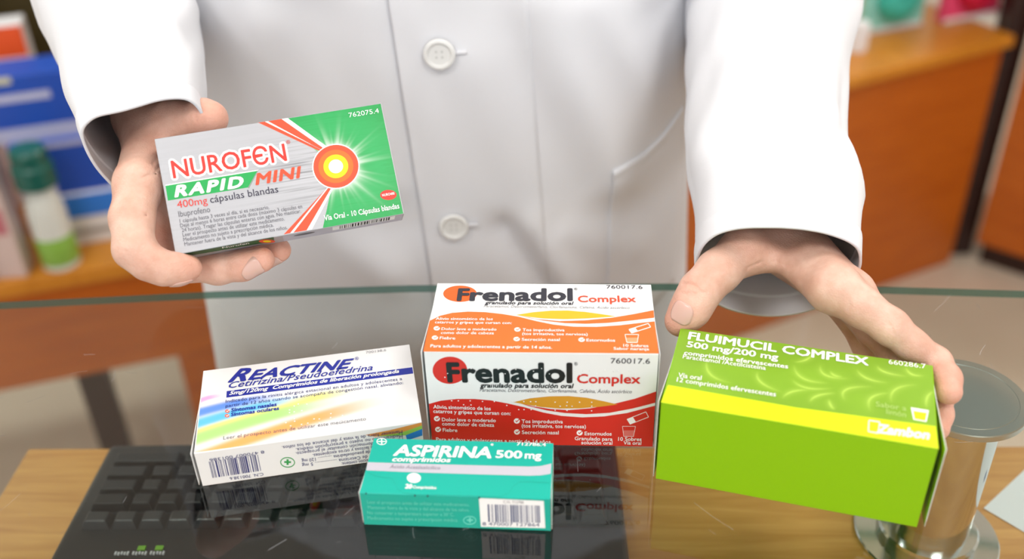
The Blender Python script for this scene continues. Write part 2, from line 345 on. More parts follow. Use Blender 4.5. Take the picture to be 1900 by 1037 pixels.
TEXTS = [('nf', 'NUROF\u0404N', 6.06, 42.49, 68.57, 41.92, 9.9, 'red', 0.016, 0),
('nf', 'RAPID', 4.83, 31.97, 41.85, 31.25, 6.21, 'white', 0.045, 0.32),
('nf', 'MINI', 48.85, 31.12, 73.39, 31.04, 6.33, 'orangered', 0.035, 0.3),
('nf', '400mg', 5.39, 25.49, 21.63, 25.23, 4.07, 'red', 0.0, 0),
('nf', 'c\u00e1psulas blandas', 23.09, 25.22, 60.49, 24.76, 4.01, 'ink', 0.0, 0),
('nf', 'Ibuprofeno', 5.21, 20.5, 22.2, 20.3, 3.28, 'grey', 0.0, 0),
('nf', '1 c\u00e1psula hasta 3 veces al d\u00eda, si es necesario.', 5.19, 17.15, 53.83, 16.35, 2.16, 'grey', -0.008, 0),
('nf', 'Deje al menos 6 horas entre cada dosis (m\u00e1ximo 3 c\u00e1psulas en', 5.02, 14.56, 71.63, 13.59, 2.17, 'grey', -0.008, 0),
('nf', '24 horas). Tragar las c\u00e1psulas enteras con agua. No masticar.', 5.41, 11.87, 70.52, 11.06, 2.17, 'grey', -0.008, 0),
('nf', 'Leer el prospecto antes de utilizar este medicamento.', 5.42, 9.32, 60.81, 8.41, 2.16, 'grey', -0.008, 0),
('nf', 'Medicamento no sujeto a prescripci\u00f3n m\u00e9dica.', 5.34, 6.6, 54.28, 6.04, 2.15, 'grey', -0.008, 0),
('nf', 'Mantener fuera de la vista y del alcance de los ni\u00f1os.', 5.45, 3.97, 61.51, 3.25, 2.15, 'grey', -0.008, 0),
('nf', '762075.4', 107.37, 60.74, 124.75, 60.65, 2.71, 'white', 0.0, 0),
('nf', 'V\u00eda Oral - 10 C\u00e1psulas blandas', 82.38, 4.23, 125.16, 3.71, 3.08, 'white', 0.015, 0),
('nf', 'NURO400', 116.89, 12.12, 124.03, 12.05, 1.44, 'white', 0.02, 0),
('nf', '\u00ae', 69.79, 51.21, 72.14, 51.21, 2.03, 'red', 0, 0),
('nb', 'Nurofen', 24.64, 14.34, 39.19, 13.85, 5.5, 'white', 0, 0),
('ft', 'F', 12.99, 47.71, 19.99, 47.81, 12.17, 'ink2', 0.042, 0),
('ft', 'renadol', 20.29, 47.81, 79.64, 48.64, 12.18, 'ink2', 0.036, 0),
('ff', 'F', 11.46, 46.03, 18.74, 46.11, 13.06, 'black', 0.042, 0),
('ff', 'renadol', 19.5, 45.99, 79.61, 46.51, 13.29, 'black', 0.036, 0),
('ft', 'Complex', 82.48, 47.12, 115.51, 47.58, 6.25, 'orangered', 0.02, 0),
('ff', 'Complex', 82.02, 46.04, 116.16, 46.28, 6.2, 'red2', 0.02, 0),
('ft', '760017.6', 99.01, 60.93, 119.93, 60.88, 3.59, 'ink2', -0.01, 0),
('ff', '760017.6', 99.84, 59.82, 120.7, 59.79, 3.5, 'ink2', -0.01, 0),
('ft', '\u00ae', 80.28, 58.88, 82.32, 58.91, 2.5, 'ink2', 0, 0),
('ff', '\u00ae', 80.44, 58.05, 82.35, 58.07, 2.18, 'ink2', 0, 0),
('ft', 'granulado para soluci\u00f3n oral', 29.57, 44.3, 79.52, 44.31, 3.1, 'ink2', 0.025, 0.2),
('ff', 'granulado para soluci\u00f3n oral', 29.17, 42.1, 79.78, 42.4, 3.13, 'black', 0.025, 0.2),
('ft', 'Paracetamol, Dextrometorfano, Clorfenamina, Cafe\u00edna, \u00c1cido asc\u00f3rbico', 29.02, 41.2, 111.44, 40.63, 2.39, 'grey2', -0.01, 0.2),
('ff', 'Paracetamol, Dextrometorfano, Clorfenamina, Cafe\u00edna, \u00c1cido asc\u00f3rbico', 28.81, 39.08, 111.72, 39.24, 2.39, 'grey', -0.005, 0.2),
('ft', 'Alivio sintom\u00e1tico de los', 3.07, 28.55, 35.08, 28.64, 2.49, 'white', 0.014, 0),
('ft', 'catarros y gripes que cursan con:', 2.95, 25.24, 45.86, 25.15, 2.47, 'white', 0.014, 0),
('ft', 'Dolor leve o moderado', 7.3, 19.08, 37.7, 19.0, 2.43, 'white', 0.014, 0),
('ft', 'como dolor de cabeza', 7.39, 15.53, 36.58, 15.59, 2.41, 'white', 0.014, 0),
('ft', 'Fiebre', 7.23, 10.73, 15.77, 10.53, 2.53, 'white', 0.014, 0),
('ft', 'Tos improductiva', 52.05, 18.7, 75.1, 18.84, 2.59, 'white', 0.014, 0),
('ft', '(tos irritativa, tos nerviosa)', 52.03, 15.31, 87.73, 15.29, 2.41, 'white', 0.014, 0),
('ft', 'Secreci\u00f3n nasal', 52.01, 10.04, 72.62, 10.14, 2.54, 'white', 0.014, 0),
('ft', 'Estornudos', 87.0, 10.01, 102.36, 10.05, 2.54, 'white', 0.014, 0),
('ft', 'Para adultos y adolescentes a partir de 14 a\u00f1os.', 2.98, 3.44, 68.52, 3.17, 2.65, 'white', 0.014, 0),
('ft', '10 Sobres', 106.6, 5.68, 119.97, 5.54, 2.36, 'white', 0.014, 0),
('ft', 'Sabor naranja', 101.33, 2.96, 120.16, 2.72, 2.34, 'white', 0.014, 0),
('ff', 'Alivio sintom\u00e1tico de los', 2.37, 26.53, 34.4, 25.74, 2.59, 'white', 0.012, 0),
('ff', 'catarros y gripes que cursan con:', 2.11, 23.29, 45.41, 22.37, 2.6, 'white', 0.012, 0),
('ff', 'Dolor leve o moderado', 6.62, 17.2, 36.96, 17.05, 2.63, 'white', 0.012, 0),
('ff', 'como dolor de cabeza', 6.48, 14.03, 35.91, 13.61, 2.65, 'white', 0.012, 0),
('ff', 'Fiebre', 6.54, 9.39, 14.86, 9.23, 2.67, 'white', 0.012, 0),
('ff', 'Tos improductiva', 51.45, 16.7, 74.47, 16.85, 2.63, 'white', 0.012, 0),
('ff', '(tos irritativa, tos nerviosa)', 51.35, 13.4, 87.35, 13.46, 2.64, 'white', 0.012, 0),
('ff', 'Secreci\u00f3n nasal', 51.39, 8.49, 72.18, 8.62, 2.67, 'white', 0.012, 0),
('ff', 'Estornudos', 86.66, 8.28, 101.81, 8.34, 2.66, 'white', 0.012, 0),
('ff', 'Granulado para', 81.15, 4.46, 102.37, 4.33, 2.68, 'white', 0.012, 0),
('ff', 'soluci\u00f3n oral', 84.85, 1.41, 102.42, 1.38, 2.7, 'white', 0.012, 0),
('ff', '10 Sobres', 105.57, 4.51, 118.66, 4.55, 2.68, 'white', 0.012, 0),
('ff', 'V\u00eda oral', 108.62, 1.73, 118.64, 1.59, 2.69, 'white', 0.012, 0),
('ff', 'Para adultos y adolescentes a partir de 14 a\u00f1os.', 2.28, 2.22, 68.27, 1.47, 2.7, 'white', 0.012, 0),
('rt', 'R', 14.84, 57.54, 25.42, 56.96, 11.74, 'blue', 0.034, 0.5),
('rt', 'EACTINE', 26.3, 57.2, 84.42, 56.11, 8.6, 'blue', 0.034, 0.5),
('rt', '\u00ae', 89.04, 62.68, 91.37, 62.63, 3.04, 'blue', 0, 0),
('rt', 'Cetirizina/Pseudoefedrina', 14.72, 51.79, 98.62, 51.02, 5.56, 'blue', 0.01, 0.35),
('rt', '5mg/120mg  Comprimidos de liberaci\u00f3n prolongada', 16.21, 45.36, 113.86, 45.28, 3.32, 'white', 0.03, 0.3),
('rt', 'Indicado para la rinitis al\u00e9rgica estacional en adultos y adolescentes a', 14.57, 38.75, 115.12, 38.24, 2.69, 'navy', 0.0, 0),
('rt', 'partir de 12 a\u00f1os cuando se acompa\u00f1a de congesti\u00f3n nasal, aliviando:', 14.8, 34.72, 115.45, 34.54, 2.66, 'navy', 0.0, 0),
('rt', 'S\u00edntomas nasales', 18.06, 30.2, 43.32, 30.12, 3.02, 'blue', 0.03, 0),
('rt', 'S\u00edntomas oculares', 18.09, 26.44, 44.68, 26.42, 2.98, 'blue', 0.03, 0),
('rt', 'Leer el prospecto antes de utilizar este medicamento', 14.92, 7.63, 92.34, 7.32, 2.84, 'grey', -0.005, 0),
('rt', '700138.6', 95.84, 67.83, 108.09, 67.78, 2.16, 'grey2', -0.01, 0),
('rf', 'Mantener fuera de la vista y del alcance de los ni\u00f1os.', 111.31, 20.63, 45.75, 21.17, 2.35, 'navy', 0, 0),
('rf', 'Medicamento no sujeto a prescripci\u00f3n m\u00e9dica.', 111.21, 17.7, 52.99, 18.23, 2.37, 'navy', 0, 0),
('rf', 'Para mayor informaci\u00f3n consultar el prospecto.', 111.12, 14.88, 52.29, 15.51, 2.37, 'navy', 0, 0),
('rf', 'Contiene lactosa y otros excipientes.', 103.41, 12.13, 61.17, 12.43, 2.39, 'navy', 0, 0),
('rf', 'de pseudoefedrina ............. 120 mg', 92.33, 9.13, 54.85, 9.56, 2.38, 'navy', 0, 0),
('rf', 'de Cetirizina .................. 5 mg', 90.62, 5.78, 54.59, 6.34, 2.39, 'navy', 0, 0),
('rf', 'Composici\u00f3n contiene:', 97.93, 2.73, 75.91, 3.15, 2.43, 'navy', 0, 0),
('rf', '8 470007 001386', 36.11, 19.88, 7.01, 19.34, 2.03, 'navy', -0.01, 0),
('rf', 'C.N. 700138.6', 33.16, 3.86, 15.04, 4.03, 2.09, 'navy', -0.01, 0),
('at', 'ASPIRINA', 12.46, 27.66, 65.08, 27.96, 8.3, 'white', 0.036, 0.12),
('at', '500', 67.18, 28.24, 81.3, 28.29, 5.68, 'white', 0.03, 0),
('at', 'mg', 82.61, 28.35, 91.48, 28.36, 5.35, 'white', 0.03, 0),
('at', '\u00ae', 63.8, 37.21, 65.44, 37.29, 1.7, 'white', 0.03, 0),
('at', 'comprimidos', 12.47, 23.21, 43.55, 23.79, 3.54, 'white', 0.034, 0.2),
('at', '\u00c1cido Acetilsalic\u00edlico', 12.35, 18.22, 38.97, 18.3, 2.43, 'grey3', 0, 0.1),
('at', '20', 22.67, 3.96, 26.24, 3.91, 3.11, 'white', 0.05, 0),
('at', 'Comprimidos', 26.63, 4.08, 38.8, 4.06, 1.98, 'white', 0.03, 0),
('at', '712786.4', 77.72, 38.06, 93.43, 38.05, 2.48, 'white', 0.02, 0),
('af', 'Leer el prospecto antes de utilizar este medicamento.', 3.23, 16.0, 56.15, 16.41, 2.43, 'teallight', 0, 0),
('af', 'Mantener fuera de la vista y del alcance de los ni\u00f1os.', 3.22, 12.18, 55.95, 12.65, 2.46, 'teallight', 0, 0),
('af', 'No conservar a temperatura superior a 30\u00b0C.', 2.47, 8.19, 47.77, 8.85, 2.5, 'teallight', 0, 0),
('af', 'Medicamento no sujeto a prescripci\u00f3n m\u00e9dica.', 2.27, 4.27, 49.69, 4.89, 2.53, 'teallight', 0, 0),
('af', '8 470007 127864', 62.18, 2.75, 91.63, 3.41, 2.44, 'barblue', -0.01, 0),
('af', 'C.N. 712786', 73.46, 19.52, 83.86, 19.63, 1.81, 'grey2', -0.01, 0),
('lt', 'FLUIMUCIL COMPLEX', 5.23, 56.51, 101.77, 57.29, 7.02, 'white', 0.032, 0),
('lt', '500 mg/200 mg', 5.53, 49.31, 55.01, 49.87, 5.29, 'white', 0.026, 0),
('lt', 'comprimidos efervescentes', 5.26, 42.12, 60.66, 43.85, 3.7, 'white', 0.02, 0),
('lt', 'Paracetamol /Acetilciste\u00edna', 5.12, 38.58, 49.26, 39.59, 3.68, 'white', 0.01, 0),
('lt', 'V\u00eda oral', 5.18, 21.96, 17.44, 22.44, 3.89, 'white', 0.01, 0),
('lt', '12 comprimidos efervescentes', 5.03, 18.07, 56.16, 18.95, 3.78, 'white', 0.01, 0),
('lt', '660286.7', 111.96, 61.4, 130.86, 62.12, 4.02, 'white', -0.005, 0),
('lt', 'Sabor a', 105.52, 24.07, 120.14, 24.31, 3.92, 'palegreen', 0, 0),
('lt', 'lim\u00f3n', 110.4, 19.38, 119.84, 19.1, 4.17, 'palegreen', 0, 0),
('lt', 'Zambon', 105.58, 3.89, 130.1, 5.31, 6.69, 'white', 0.04, 0.25)]
POLYS = [('nf', 'green2', 1, [(1.26, 39.03), (51.28, 38.84), (44.53, 30.37), (1.06, 30.59)]),
('nf', 'white', 1, [(1.25, 39.56), (52.25, 39.4), (51.28, 38.84), (1.26, 39.03)]),
('nf', 'silverdark', 1, [(52.25, 39.4), (44.96, 29.63), (44.53, 30.37), (51.28, 38.84)]),
('nf', 'red', 2, [(125.06, 11.62), (125.09, 12.2), (124.94, 12.78), (124.62, 13.36), (124.14, 13.9), (123.51, 14.38), (122.77, 14.78), (121.94, 15.1), (121.05, 15.31), (120.14, 15.41), (119.24, 15.4), (118.38, 15.27), (117.61, 15.04), (116.95, 14.7), (116.42, 14.28), (116.04, 13.78), (115.83, 13.24), (115.8, 12.66), (115.95, 12.08), (116.27, 11.5), (116.75, 10.97), (117.37, 10.49), (118.1, 10.08), (118.93, 9.77), (119.82, 9.55), (120.73, 9.45), (121.63, 9.46), (122.49, 9.58), (123.26, 9.82), (123.93, 10.15), (124.47, 10.57), (124.85, 11.07)]),
('nf', 'white', 3, [(107.67, 31.68), (107.91, 33.39), (107.91, 35.11), (107.69, 36.81), (107.24, 38.46), (106.56, 40.03), (105.68, 41.5), (104.61, 42.83), (103.37, 44.01), (101.97, 45.01), (100.44, 45.82), (98.82, 46.42), (97.12, 46.8), (95.38, 46.97), (93.63, 46.9), (91.9, 46.62), (90.22, 46.12), (88.61, 45.41), (87.11, 44.5), (85.73, 43.41), (84.51, 42.17), (83.46, 40.78), (82.6, 39.28), (81.94, 37.69), (81.5, 36.04), (81.28, 34.35), (81.28, 32.65), (81.51, 30.98), (81.96, 29.36), (82.62, 27.81), (83.48, 26.37), (84.53, 25.05), (85.75, 23.88), (87.12, 22.88), (88.61, 22.07), (90.21, 21.45), (91.89, 21.05), (93.61, 20.86), (95.35, 20.9), (97.08, 21.16), (98.77, 21.63), (100.39, 22.32), (101.91, 23.2), (103.3, 24.27), (104.55, 25.51), (105.63, 26.9), (106.52, 28.4), (107.2, 30.0)]),
('nf', 'orangered', 4, [(107.04, 31.78), (107.26, 33.41), (107.27, 35.05), (107.06, 36.67), (106.62, 38.24), (105.99, 39.73), (105.15, 41.13), (104.13, 42.4), (102.94, 43.52), (101.61, 44.47), (100.16, 45.24), (98.61, 45.82), (97.0, 46.19), (95.34, 46.34), (93.68, 46.28), (92.03, 46.01), (90.42, 45.53), (88.89, 44.86), (87.46, 43.99), (86.15, 42.96), (84.99, 41.77), (83.98, 40.45), (83.16, 39.02), (82.54, 37.51), (82.12, 35.93), (81.9, 34.33), (81.91, 32.71), (82.12, 31.12), (82.55, 29.57), (83.18, 28.1), (84.0, 26.72), (85.0, 25.47), (86.16, 24.35), (87.47, 23.4), (88.89, 22.63), (90.41, 22.04), (92.01, 21.66), (93.65, 21.48), (95.31, 21.51), (96.95, 21.76), (98.56, 22.21), (100.1, 22.87), (101.55, 23.71), (102.88, 24.73), (104.07, 25.91), (105.1, 27.23), (105.94, 28.66), (106.59, 30.19)]),
('nf', 'orange', 5, [(104.2, 32.25), (104.37, 33.51), (104.38, 34.78), (104.21, 36.03), (103.88, 37.25), (103.38, 38.41), (102.74, 39.49), (101.95, 40.47), (101.03, 41.34), (100.0, 42.08), (98.88, 42.67), (97.68, 43.12), (96.43, 43.41), (95.15, 43.53), (93.86, 43.49), (92.58, 43.28), (91.34, 42.91), (90.15, 42.39), (89.04, 41.72), (88.02, 40.92), (87.12, 40.0), (86.34, 38.98), (85.7, 37.87), (85.22, 36.69), (84.89, 35.47), (84.72, 34.22), (84.72, 32.97), (84.89, 31.73), (85.22, 30.53), (85.71, 29.39), (86.35, 28.32), (87.12, 27.35), (88.03, 26.48), (89.04, 25.75), (90.15, 25.14), (91.33, 24.69), (92.57, 24.4), (93.84, 24.26), (95.13, 24.29), (96.4, 24.48), (97.65, 24.84), (98.84, 25.35), (99.96, 26.0), (100.99, 26.79), (101.91, 27.71), (102.7, 28.73), (103.36, 29.84), (103.86, 31.02)]),
('nf', 'yellow', 6, [(101.37, 32.72), (101.49, 33.62), (101.5, 34.52), (101.38, 35.4), (101.14, 36.26), (100.79, 37.08), (100.33, 37.85), (99.77, 38.55), (99.13, 39.16), (98.4, 39.69), (97.6, 40.11), (96.75, 40.43), (95.87, 40.63), (94.96, 40.72), (94.04, 40.69), (93.14, 40.54), (92.25, 40.28), (91.41, 39.92), (90.62, 39.44), (89.9, 38.88), (89.26, 38.22), (88.7, 37.5), (88.25, 36.71), (87.9, 35.88), (87.67, 35.01), (87.55, 34.12), (87.55, 33.23), (87.67, 32.35), (87.9, 31.5), (88.25, 30.68), (88.7, 29.93), (89.25, 29.23), (89.9, 28.62), (90.62, 28.1), (91.4, 27.67), (92.25, 27.35), (93.13, 27.14), (94.03, 27.05), (94.94, 27.07), (95.85, 27.21), (96.73, 27.46), (97.58, 27.82), (98.37, 28.29), (99.1, 28.85), (99.75, 29.5), (100.31, 30.23), (100.78, 31.01), (101.13, 31.85)]),
('nf', 'white', 7, [(98.49, 33.21), (98.56, 33.72), (98.56, 34.25), (98.49, 34.76), (98.36, 35.26), (98.15, 35.74), (97.89, 36.18), (97.56, 36.59), (97.18, 36.94), (96.76, 37.25), (96.3, 37.5), (95.81, 37.68), (95.29, 37.8), (94.76, 37.85), (94.23, 37.84), (93.7, 37.75), (93.19, 37.6), (92.7, 37.39), (92.24, 37.11), (91.82, 36.78), (91.44, 36.41), (91.12, 35.98), (90.86, 35.53), (90.65, 35.04), (90.51, 34.53), (90.45, 34.02), (90.45, 33.5), (90.51, 32.99), (90.65, 32.49), (90.85, 32.01), (91.12, 31.57), (91.44, 31.17), (91.81, 30.81), (92.24, 30.51), (92.69, 30.26), (93.18, 30.07), (93.7, 29.95), (94.22, 29.9), (94.75, 29.91), (95.28, 29.99), (95.8, 30.14), (96.29, 30.35), (96.75, 30.62), (97.17, 30.95), (97.55, 31.33), (97.88, 31.75), (98.14, 32.21), (98.35, 32.7)]),
('nf', 'orangered', 2, [(56.82, 66.12), (60.48, 66.05), (90.04, 43.76), (87.12, 44.24)]),
('nf', 'white', 2, [(60.48, 66.05), (62.23, 66.03), (90.04, 43.76), (89.16, 43.91)]),
('nf', 'orangered', 2, [(62.23, 66.03), (69.87, 66.05), (91.26, 43.88), (89.45, 43.86)]),
('nf', 'white', 2, [(69.87, 66.05), (73.25, 66.09), (93.2, 44.49), (90.68, 43.97)]),
('nf', 'orangered', 2, [(58.8, 0.67), (62.54, 0.81), (88.42, 23.53), (87.25, 22.5)]),
('nf', 'white', 2, [(62.54, 0.81), (64.26, 0.73), (89.12, 23.41), (88.42, 23.53)]),
('nf', 'orangered', 2, [(64.26, 0.73), (71.62, 0.67), (90.74, 23.13), (88.88, 23.45)]),
('nf', 'white', 2, [(71.62, 0.67), (74.57, 0.72), (91.67, 22.97), (90.51, 23.17)]),
('nf', 'GREENGRID', 0, [(72.27, 65.95), (126.99, 66.21), (126.99, 0.02), (73.41, 0.82), (90.15, 22.0), (92.91, 32.61), (89.37, 44.95)]),
('nb', 'darkgreen', 1, [(-0.0, 18.83), (53.24, 20.18), (52.72, 7.43), (-0.33, 9.5)]),
('nb', 'orangered', 2, [(53.24, 6.2), (53.1, 8.21), (52.55, 10.49), (51.64, 12.8), (50.47, 14.92), (49.16, 16.63), (47.84, 17.78), (46.62, 18.26), (45.64, 18.03), (44.97, 17.11), (44.69, 15.59), (44.82, 13.62), (45.35, 11.39), (46.23, 9.1), (47.38, 6.98), (48.68, 5.23), (50.02, 4.04), (51.25, 3.52), (52.27, 3.73), (52.95, 4.65)]),
('nb', 'yellow', 3, [(51.07, 8.58), (51.0, 9.68), (50.73, 10.9), (50.29, 12.13), (49.71, 13.23), (49.06, 14.11), (48.39, 14.67), (47.78, 14.87), (47.28, 14.69), (46.94, 14.14), (46.8, 13.28), (46.86, 12.19), (47.12, 10.98), (47.56, 9.76), (48.13, 8.66), (48.79, 7.77), (49.46, 7.2), (50.07, 6.98), (50.58, 7.16), (50.92, 7.71)]),
('ft', 'orange2', 2, [(24.12, 54.88), (23.89, 56.17), (23.43, 57.44), (22.74, 58.64), (21.84, 59.75), (20.75, 60.74), (19.5, 61.58), (18.12, 62.26), (16.64, 62.74), (15.11, 63.03), (13.55, 63.11), (12.02, 62.99), (10.54, 62.65), (9.16, 62.13), (7.91, 61.42), (6.82, 60.54), (5.92, 59.53), (5.23, 58.39), (4.76, 57.17), (4.54, 55.9), (4.55, 54.6), (4.81, 53.3), (5.3, 52.05), (6.01, 50.87), (6.92, 49.78), (8.01, 48.82), (9.25, 48.0), (10.61, 47.35), (12.07, 46.88), (13.57, 46.6), (15.1, 46.52), (16.61, 46.64), (18.06, 46.96), (19.42, 47.47), (20.66, 48.16), (21.75, 49.01), (22.66, 50.0), (23.36, 51.11), (23.85, 52.31), (24.11, 53.58)]),
('ff', 'red2', 2, [(22.69, 53.8), (22.67, 55.28), (22.41, 56.71), (21.93, 58.06), (21.24, 59.31), (20.35, 60.41), (19.3, 61.35), (18.1, 62.1), (16.78, 62.65), (15.37, 62.97), (13.92, 63.07), (12.45, 62.94), (10.99, 62.59), (9.6, 62.02), (8.28, 61.24), (7.09, 60.28), (6.05, 59.16), (5.18, 57.9), (4.51, 56.53), (4.05, 55.09), (3.82, 53.61), (3.82, 52.13), (4.05, 50.68), (4.51, 49.31), (5.19, 48.04), (6.07, 46.91), (7.13, 45.95), (8.35, 45.17), (9.68, 44.61), (11.11, 44.27), (12.59, 44.17), (14.09, 44.3), (15.57, 44.67), (16.98, 45.26), (18.31, 46.06), (19.5, 47.05), (20.54, 48.2), (21.4, 49.49), (22.05, 50.87), (22.49, 52.32)]),
('ft', 'orange', 1, [(-0.09, 28.01), (5.07, 32.75), (11.67, 35.7), (20.44, 37.0), (30.36, 36.63), (40.36, 34.91), (49.37, 32.51), (59.39, 28.47), (69.29, 25.3), (80.06, 23.63), (92.74, 23.64), (105.45, 25.28), (116.27, 27.57), (124.77, 29.18), (125.02, 0.3), (-0.31, -0.02)]),
('ft', 'orange', 1, [(49.3, 33.85), (59.31, 30.47), (72.13, 28.64), (86.84, 29.67), (101.6, 32.37), (113.52, 35.9), (124.86, 39.79), (124.8, 32.69), (111.41, 29.67), (98.62, 27.34), (86.87, 26.36), (75.11, 26.86), (63.29, 29.02), (55.33, 31.42)]),
('ft', 'amber', 2, [(47.81, 34.16), (57.06, 36.82), (66.91, 38.49), (76.83, 38.79), (86.77, 37.57), (94.71, 35.81), (103.59, 33.58), (96.67, 32.64), (86.82, 31.34), (75.03, 30.51), (63.22, 31.02), (55.29, 32.42)]),
('ff', 'red2', 1, [(0.04, 29.59), (7.03, 32.11), (15.96, 33.48), (25.77, 33.6), (34.55, 32.8), (44.25, 30.62), (53.0, 28.15), (63.72, 24.41), (73.54, 22.19), (85.37, 21.29), (97.19, 22.22), (109.91, 24.96), (124.9, 30.53), (125.1, 0.19), (0.0, 0.3)]),
('ff', 'red2', 1, [(48.22, 31.94), (57.93, 28.85), (67.71, 27.04), (77.52, 26.51), (89.29, 27.93), (101.97, 31.28), (113.57, 35.23), (125.01, 40.64), (124.92, 32.57), (112.77, 28.21), (100.1, 24.84), (87.34, 23.65), (75.54, 24.29), (65.72, 25.98), (55.97, 28.83)]),
('ff', 'amber2', 2, [(47.23, 31.67), (56.13, 34.58), (66.89, 36.22), (77.6, 36.59), (87.33, 35.56), (97.07, 33.14), (104.41, 31.05), (95.16, 29.29), (84.39, 27.88), (72.62, 27.48), (61.85, 28.51), (54.04, 30.09)]),
('ft', 'white', 3, [(6.34, 20.86), (6.19, 21.46), (5.88, 22.01), (5.45, 22.43), (4.93, 22.71), (4.38, 22.79), (3.86, 22.69), (3.4, 22.41), (3.06, 21.97), (2.87, 21.42), (2.86, 20.81), (3.01, 20.21), (3.31, 19.67), (3.75, 19.25), (4.26, 18.98), (4.81, 18.89), (5.34, 18.99), (5.79, 19.27), (6.13, 19.71), (6.32, 20.26)]),
('ft', 'orange', 4, [(3.7, 21.02), (4.01, 21.42), (4.44, 20.64), (5.98, 22.62), (6.28, 22.23), (4.54, 19.76)]),
('ft', 'white', 3, [(6.29, 12.31), (6.15, 12.9), (5.84, 13.44), (5.41, 13.86), (4.9, 14.12), (4.36, 14.21), (3.83, 14.11), (3.38, 13.83), (3.05, 13.4), (2.86, 12.86), (2.84, 12.27), (3.0, 11.68), (3.3, 11.15), (3.73, 10.74), (4.24, 10.47), (4.78, 10.39), (5.3, 10.49), (5.75, 10.76), (6.09, 11.19), (6.27, 11.72)]),
('ft', 'orange', 4, [(3.69, 12.47), (3.99, 12.86), (4.42, 12.1), (5.93, 14.04), (6.23, 13.66), (4.51, 11.24)]),
('ft', 'white', 3, [(50.99, 20.47), (50.87, 21.07), (50.59, 21.62), (50.18, 22.04), (49.68, 22.32), (49.14, 22.4), (48.6, 22.3), (48.13, 22.02), (47.77, 21.58), (47.55, 21.03), (47.5, 20.42), (47.62, 19.82), (47.9, 19.28), (48.3, 18.86), (48.81, 18.59), (49.35, 18.5), (49.88, 18.6), (50.35, 18.88), (50.72, 19.32), (50.93, 19.87)]),
('ft', 'orange', 4, [(48.36, 20.63), (48.69, 21.03), (49.08, 20.25), (50.72, 22.23), (51.0, 21.84), (49.13, 19.37)]),
('ft', 'white', 3, [(50.96, 11.77), (50.85, 12.36), (50.57, 12.89), (50.17, 13.31), (49.67, 13.58), (49.13, 13.67), (48.6, 13.57), (48.13, 13.29), (47.78, 12.86), (47.56, 12.32), (47.51, 11.73), (47.63, 11.14), (47.9, 10.61), (48.31, 10.2), (48.8, 9.93), (49.34, 9.85), (49.87, 9.94), (50.33, 10.22), (50.69, 10.65), (50.91, 11.18)]),
('ft', 'orange', 4, [(48.36, 11.93), (48.69, 12.32), (49.07, 11.56), (50.7, 13.49), (50.98, 13.11), (49.12, 10.7)]),
('ft', 'white', 3, [(86.12, 11.75), (86.03, 12.34), (85.78, 12.87), (85.4, 13.29), (84.91, 13.55), (84.37, 13.64), (83.84, 13.54), (83.36, 13.26), (82.98, 12.83), (82.74, 12.29), (82.66, 11.7), (82.76, 11.11), (83.01, 10.58), (83.4, 10.17), (83.88, 9.9), (84.42, 9.82), (84.95, 9.92), (85.43, 10.19), (85.81, 10.62), (86.05, 11.16)]),
('ft', 'orange', 4, [(83.53, 11.9), (83.87, 12.29), (84.22, 11.53), (85.93, 13.47), (86.2, 13.09), (84.23, 10.67)]),
('ff', 'white', 3, [(5.55, 18.89), (5.51, 19.5), (5.31, 20.04), (4.97, 20.47), (4.52, 20.74), (4.01, 20.83), (3.48, 20.73), (2.98, 20.45), (2.58, 20.01), (2.29, 19.46), (2.16, 18.85), (2.2, 18.24), (2.4, 17.7), (2.74, 17.27), (3.19, 16.99), (3.7, 16.9), (4.24, 17.0), (4.73, 17.29), (5.14, 17.73), (5.42, 18.28)]),
('ff', 'red2', 4, [(3.02, 19.06), (3.39, 19.45), (3.67, 18.67), (5.51, 20.66), (5.74, 20.27), (3.6, 17.79)]),
('ff', 'white', 3, [(5.65, 10.84), (5.61, 11.46), (5.41, 12.01), (5.06, 12.45), (4.61, 12.72), (4.09, 12.81), (3.56, 12.71), (3.06, 12.42), (2.65, 11.98), (2.37, 11.42), (2.23, 10.8), (2.27, 10.18), (2.47, 9.63), (2.81, 9.19), (3.27, 8.91), (3.79, 8.82), (4.32, 8.93), (4.82, 9.22), (5.23, 9.66), (5.52, 10.22)]),
('ff', 'red2', 4, [(3.1, 11.01), (3.47, 11.41), (3.75, 10.62), (5.61, 12.63), (5.84, 12.24), (3.69, 9.72)]),
('ff', 'white', 3, [(50.4, 18.0), (50.34, 18.6), (50.12, 19.15), (49.76, 19.58), (49.3, 19.85), (48.78, 19.94), (48.26, 19.84), (47.78, 19.55), (47.39, 19.11), (47.13, 18.56), (47.03, 17.96), (47.09, 17.35), (47.31, 16.8), (47.67, 16.37), (48.13, 16.1), (48.65, 16.01), (49.17, 16.11), (49.65, 16.4), (50.04, 16.84), (50.3, 17.39)]),
('ff', 'red2', 4, [(47.88, 18.16), (48.23, 18.56), (48.54, 17.78), (50.29, 19.76), (50.53, 19.37), (48.51, 16.89)]),
('ff', 'white', 3, [(50.33, 9.81), (50.27, 10.43), (50.05, 10.98), (49.69, 11.42), (49.22, 11.69), (48.7, 11.78), (48.17, 11.68), (47.69, 11.39), (47.3, 10.94), (47.04, 10.39), (46.93, 9.77), (46.99, 9.15), (47.21, 8.6), (47.57, 8.16), (48.04, 7.88), (48.56, 7.79), (49.09, 7.89), (49.58, 8.19), (49.97, 8.63), (50.23, 9.19)]),
('ff', 'red2', 4, [(47.79, 9.98), (48.14, 10.38), (48.45, 9.59), (50.22, 11.6), (50.46, 11.21), (48.42, 8.69)]),
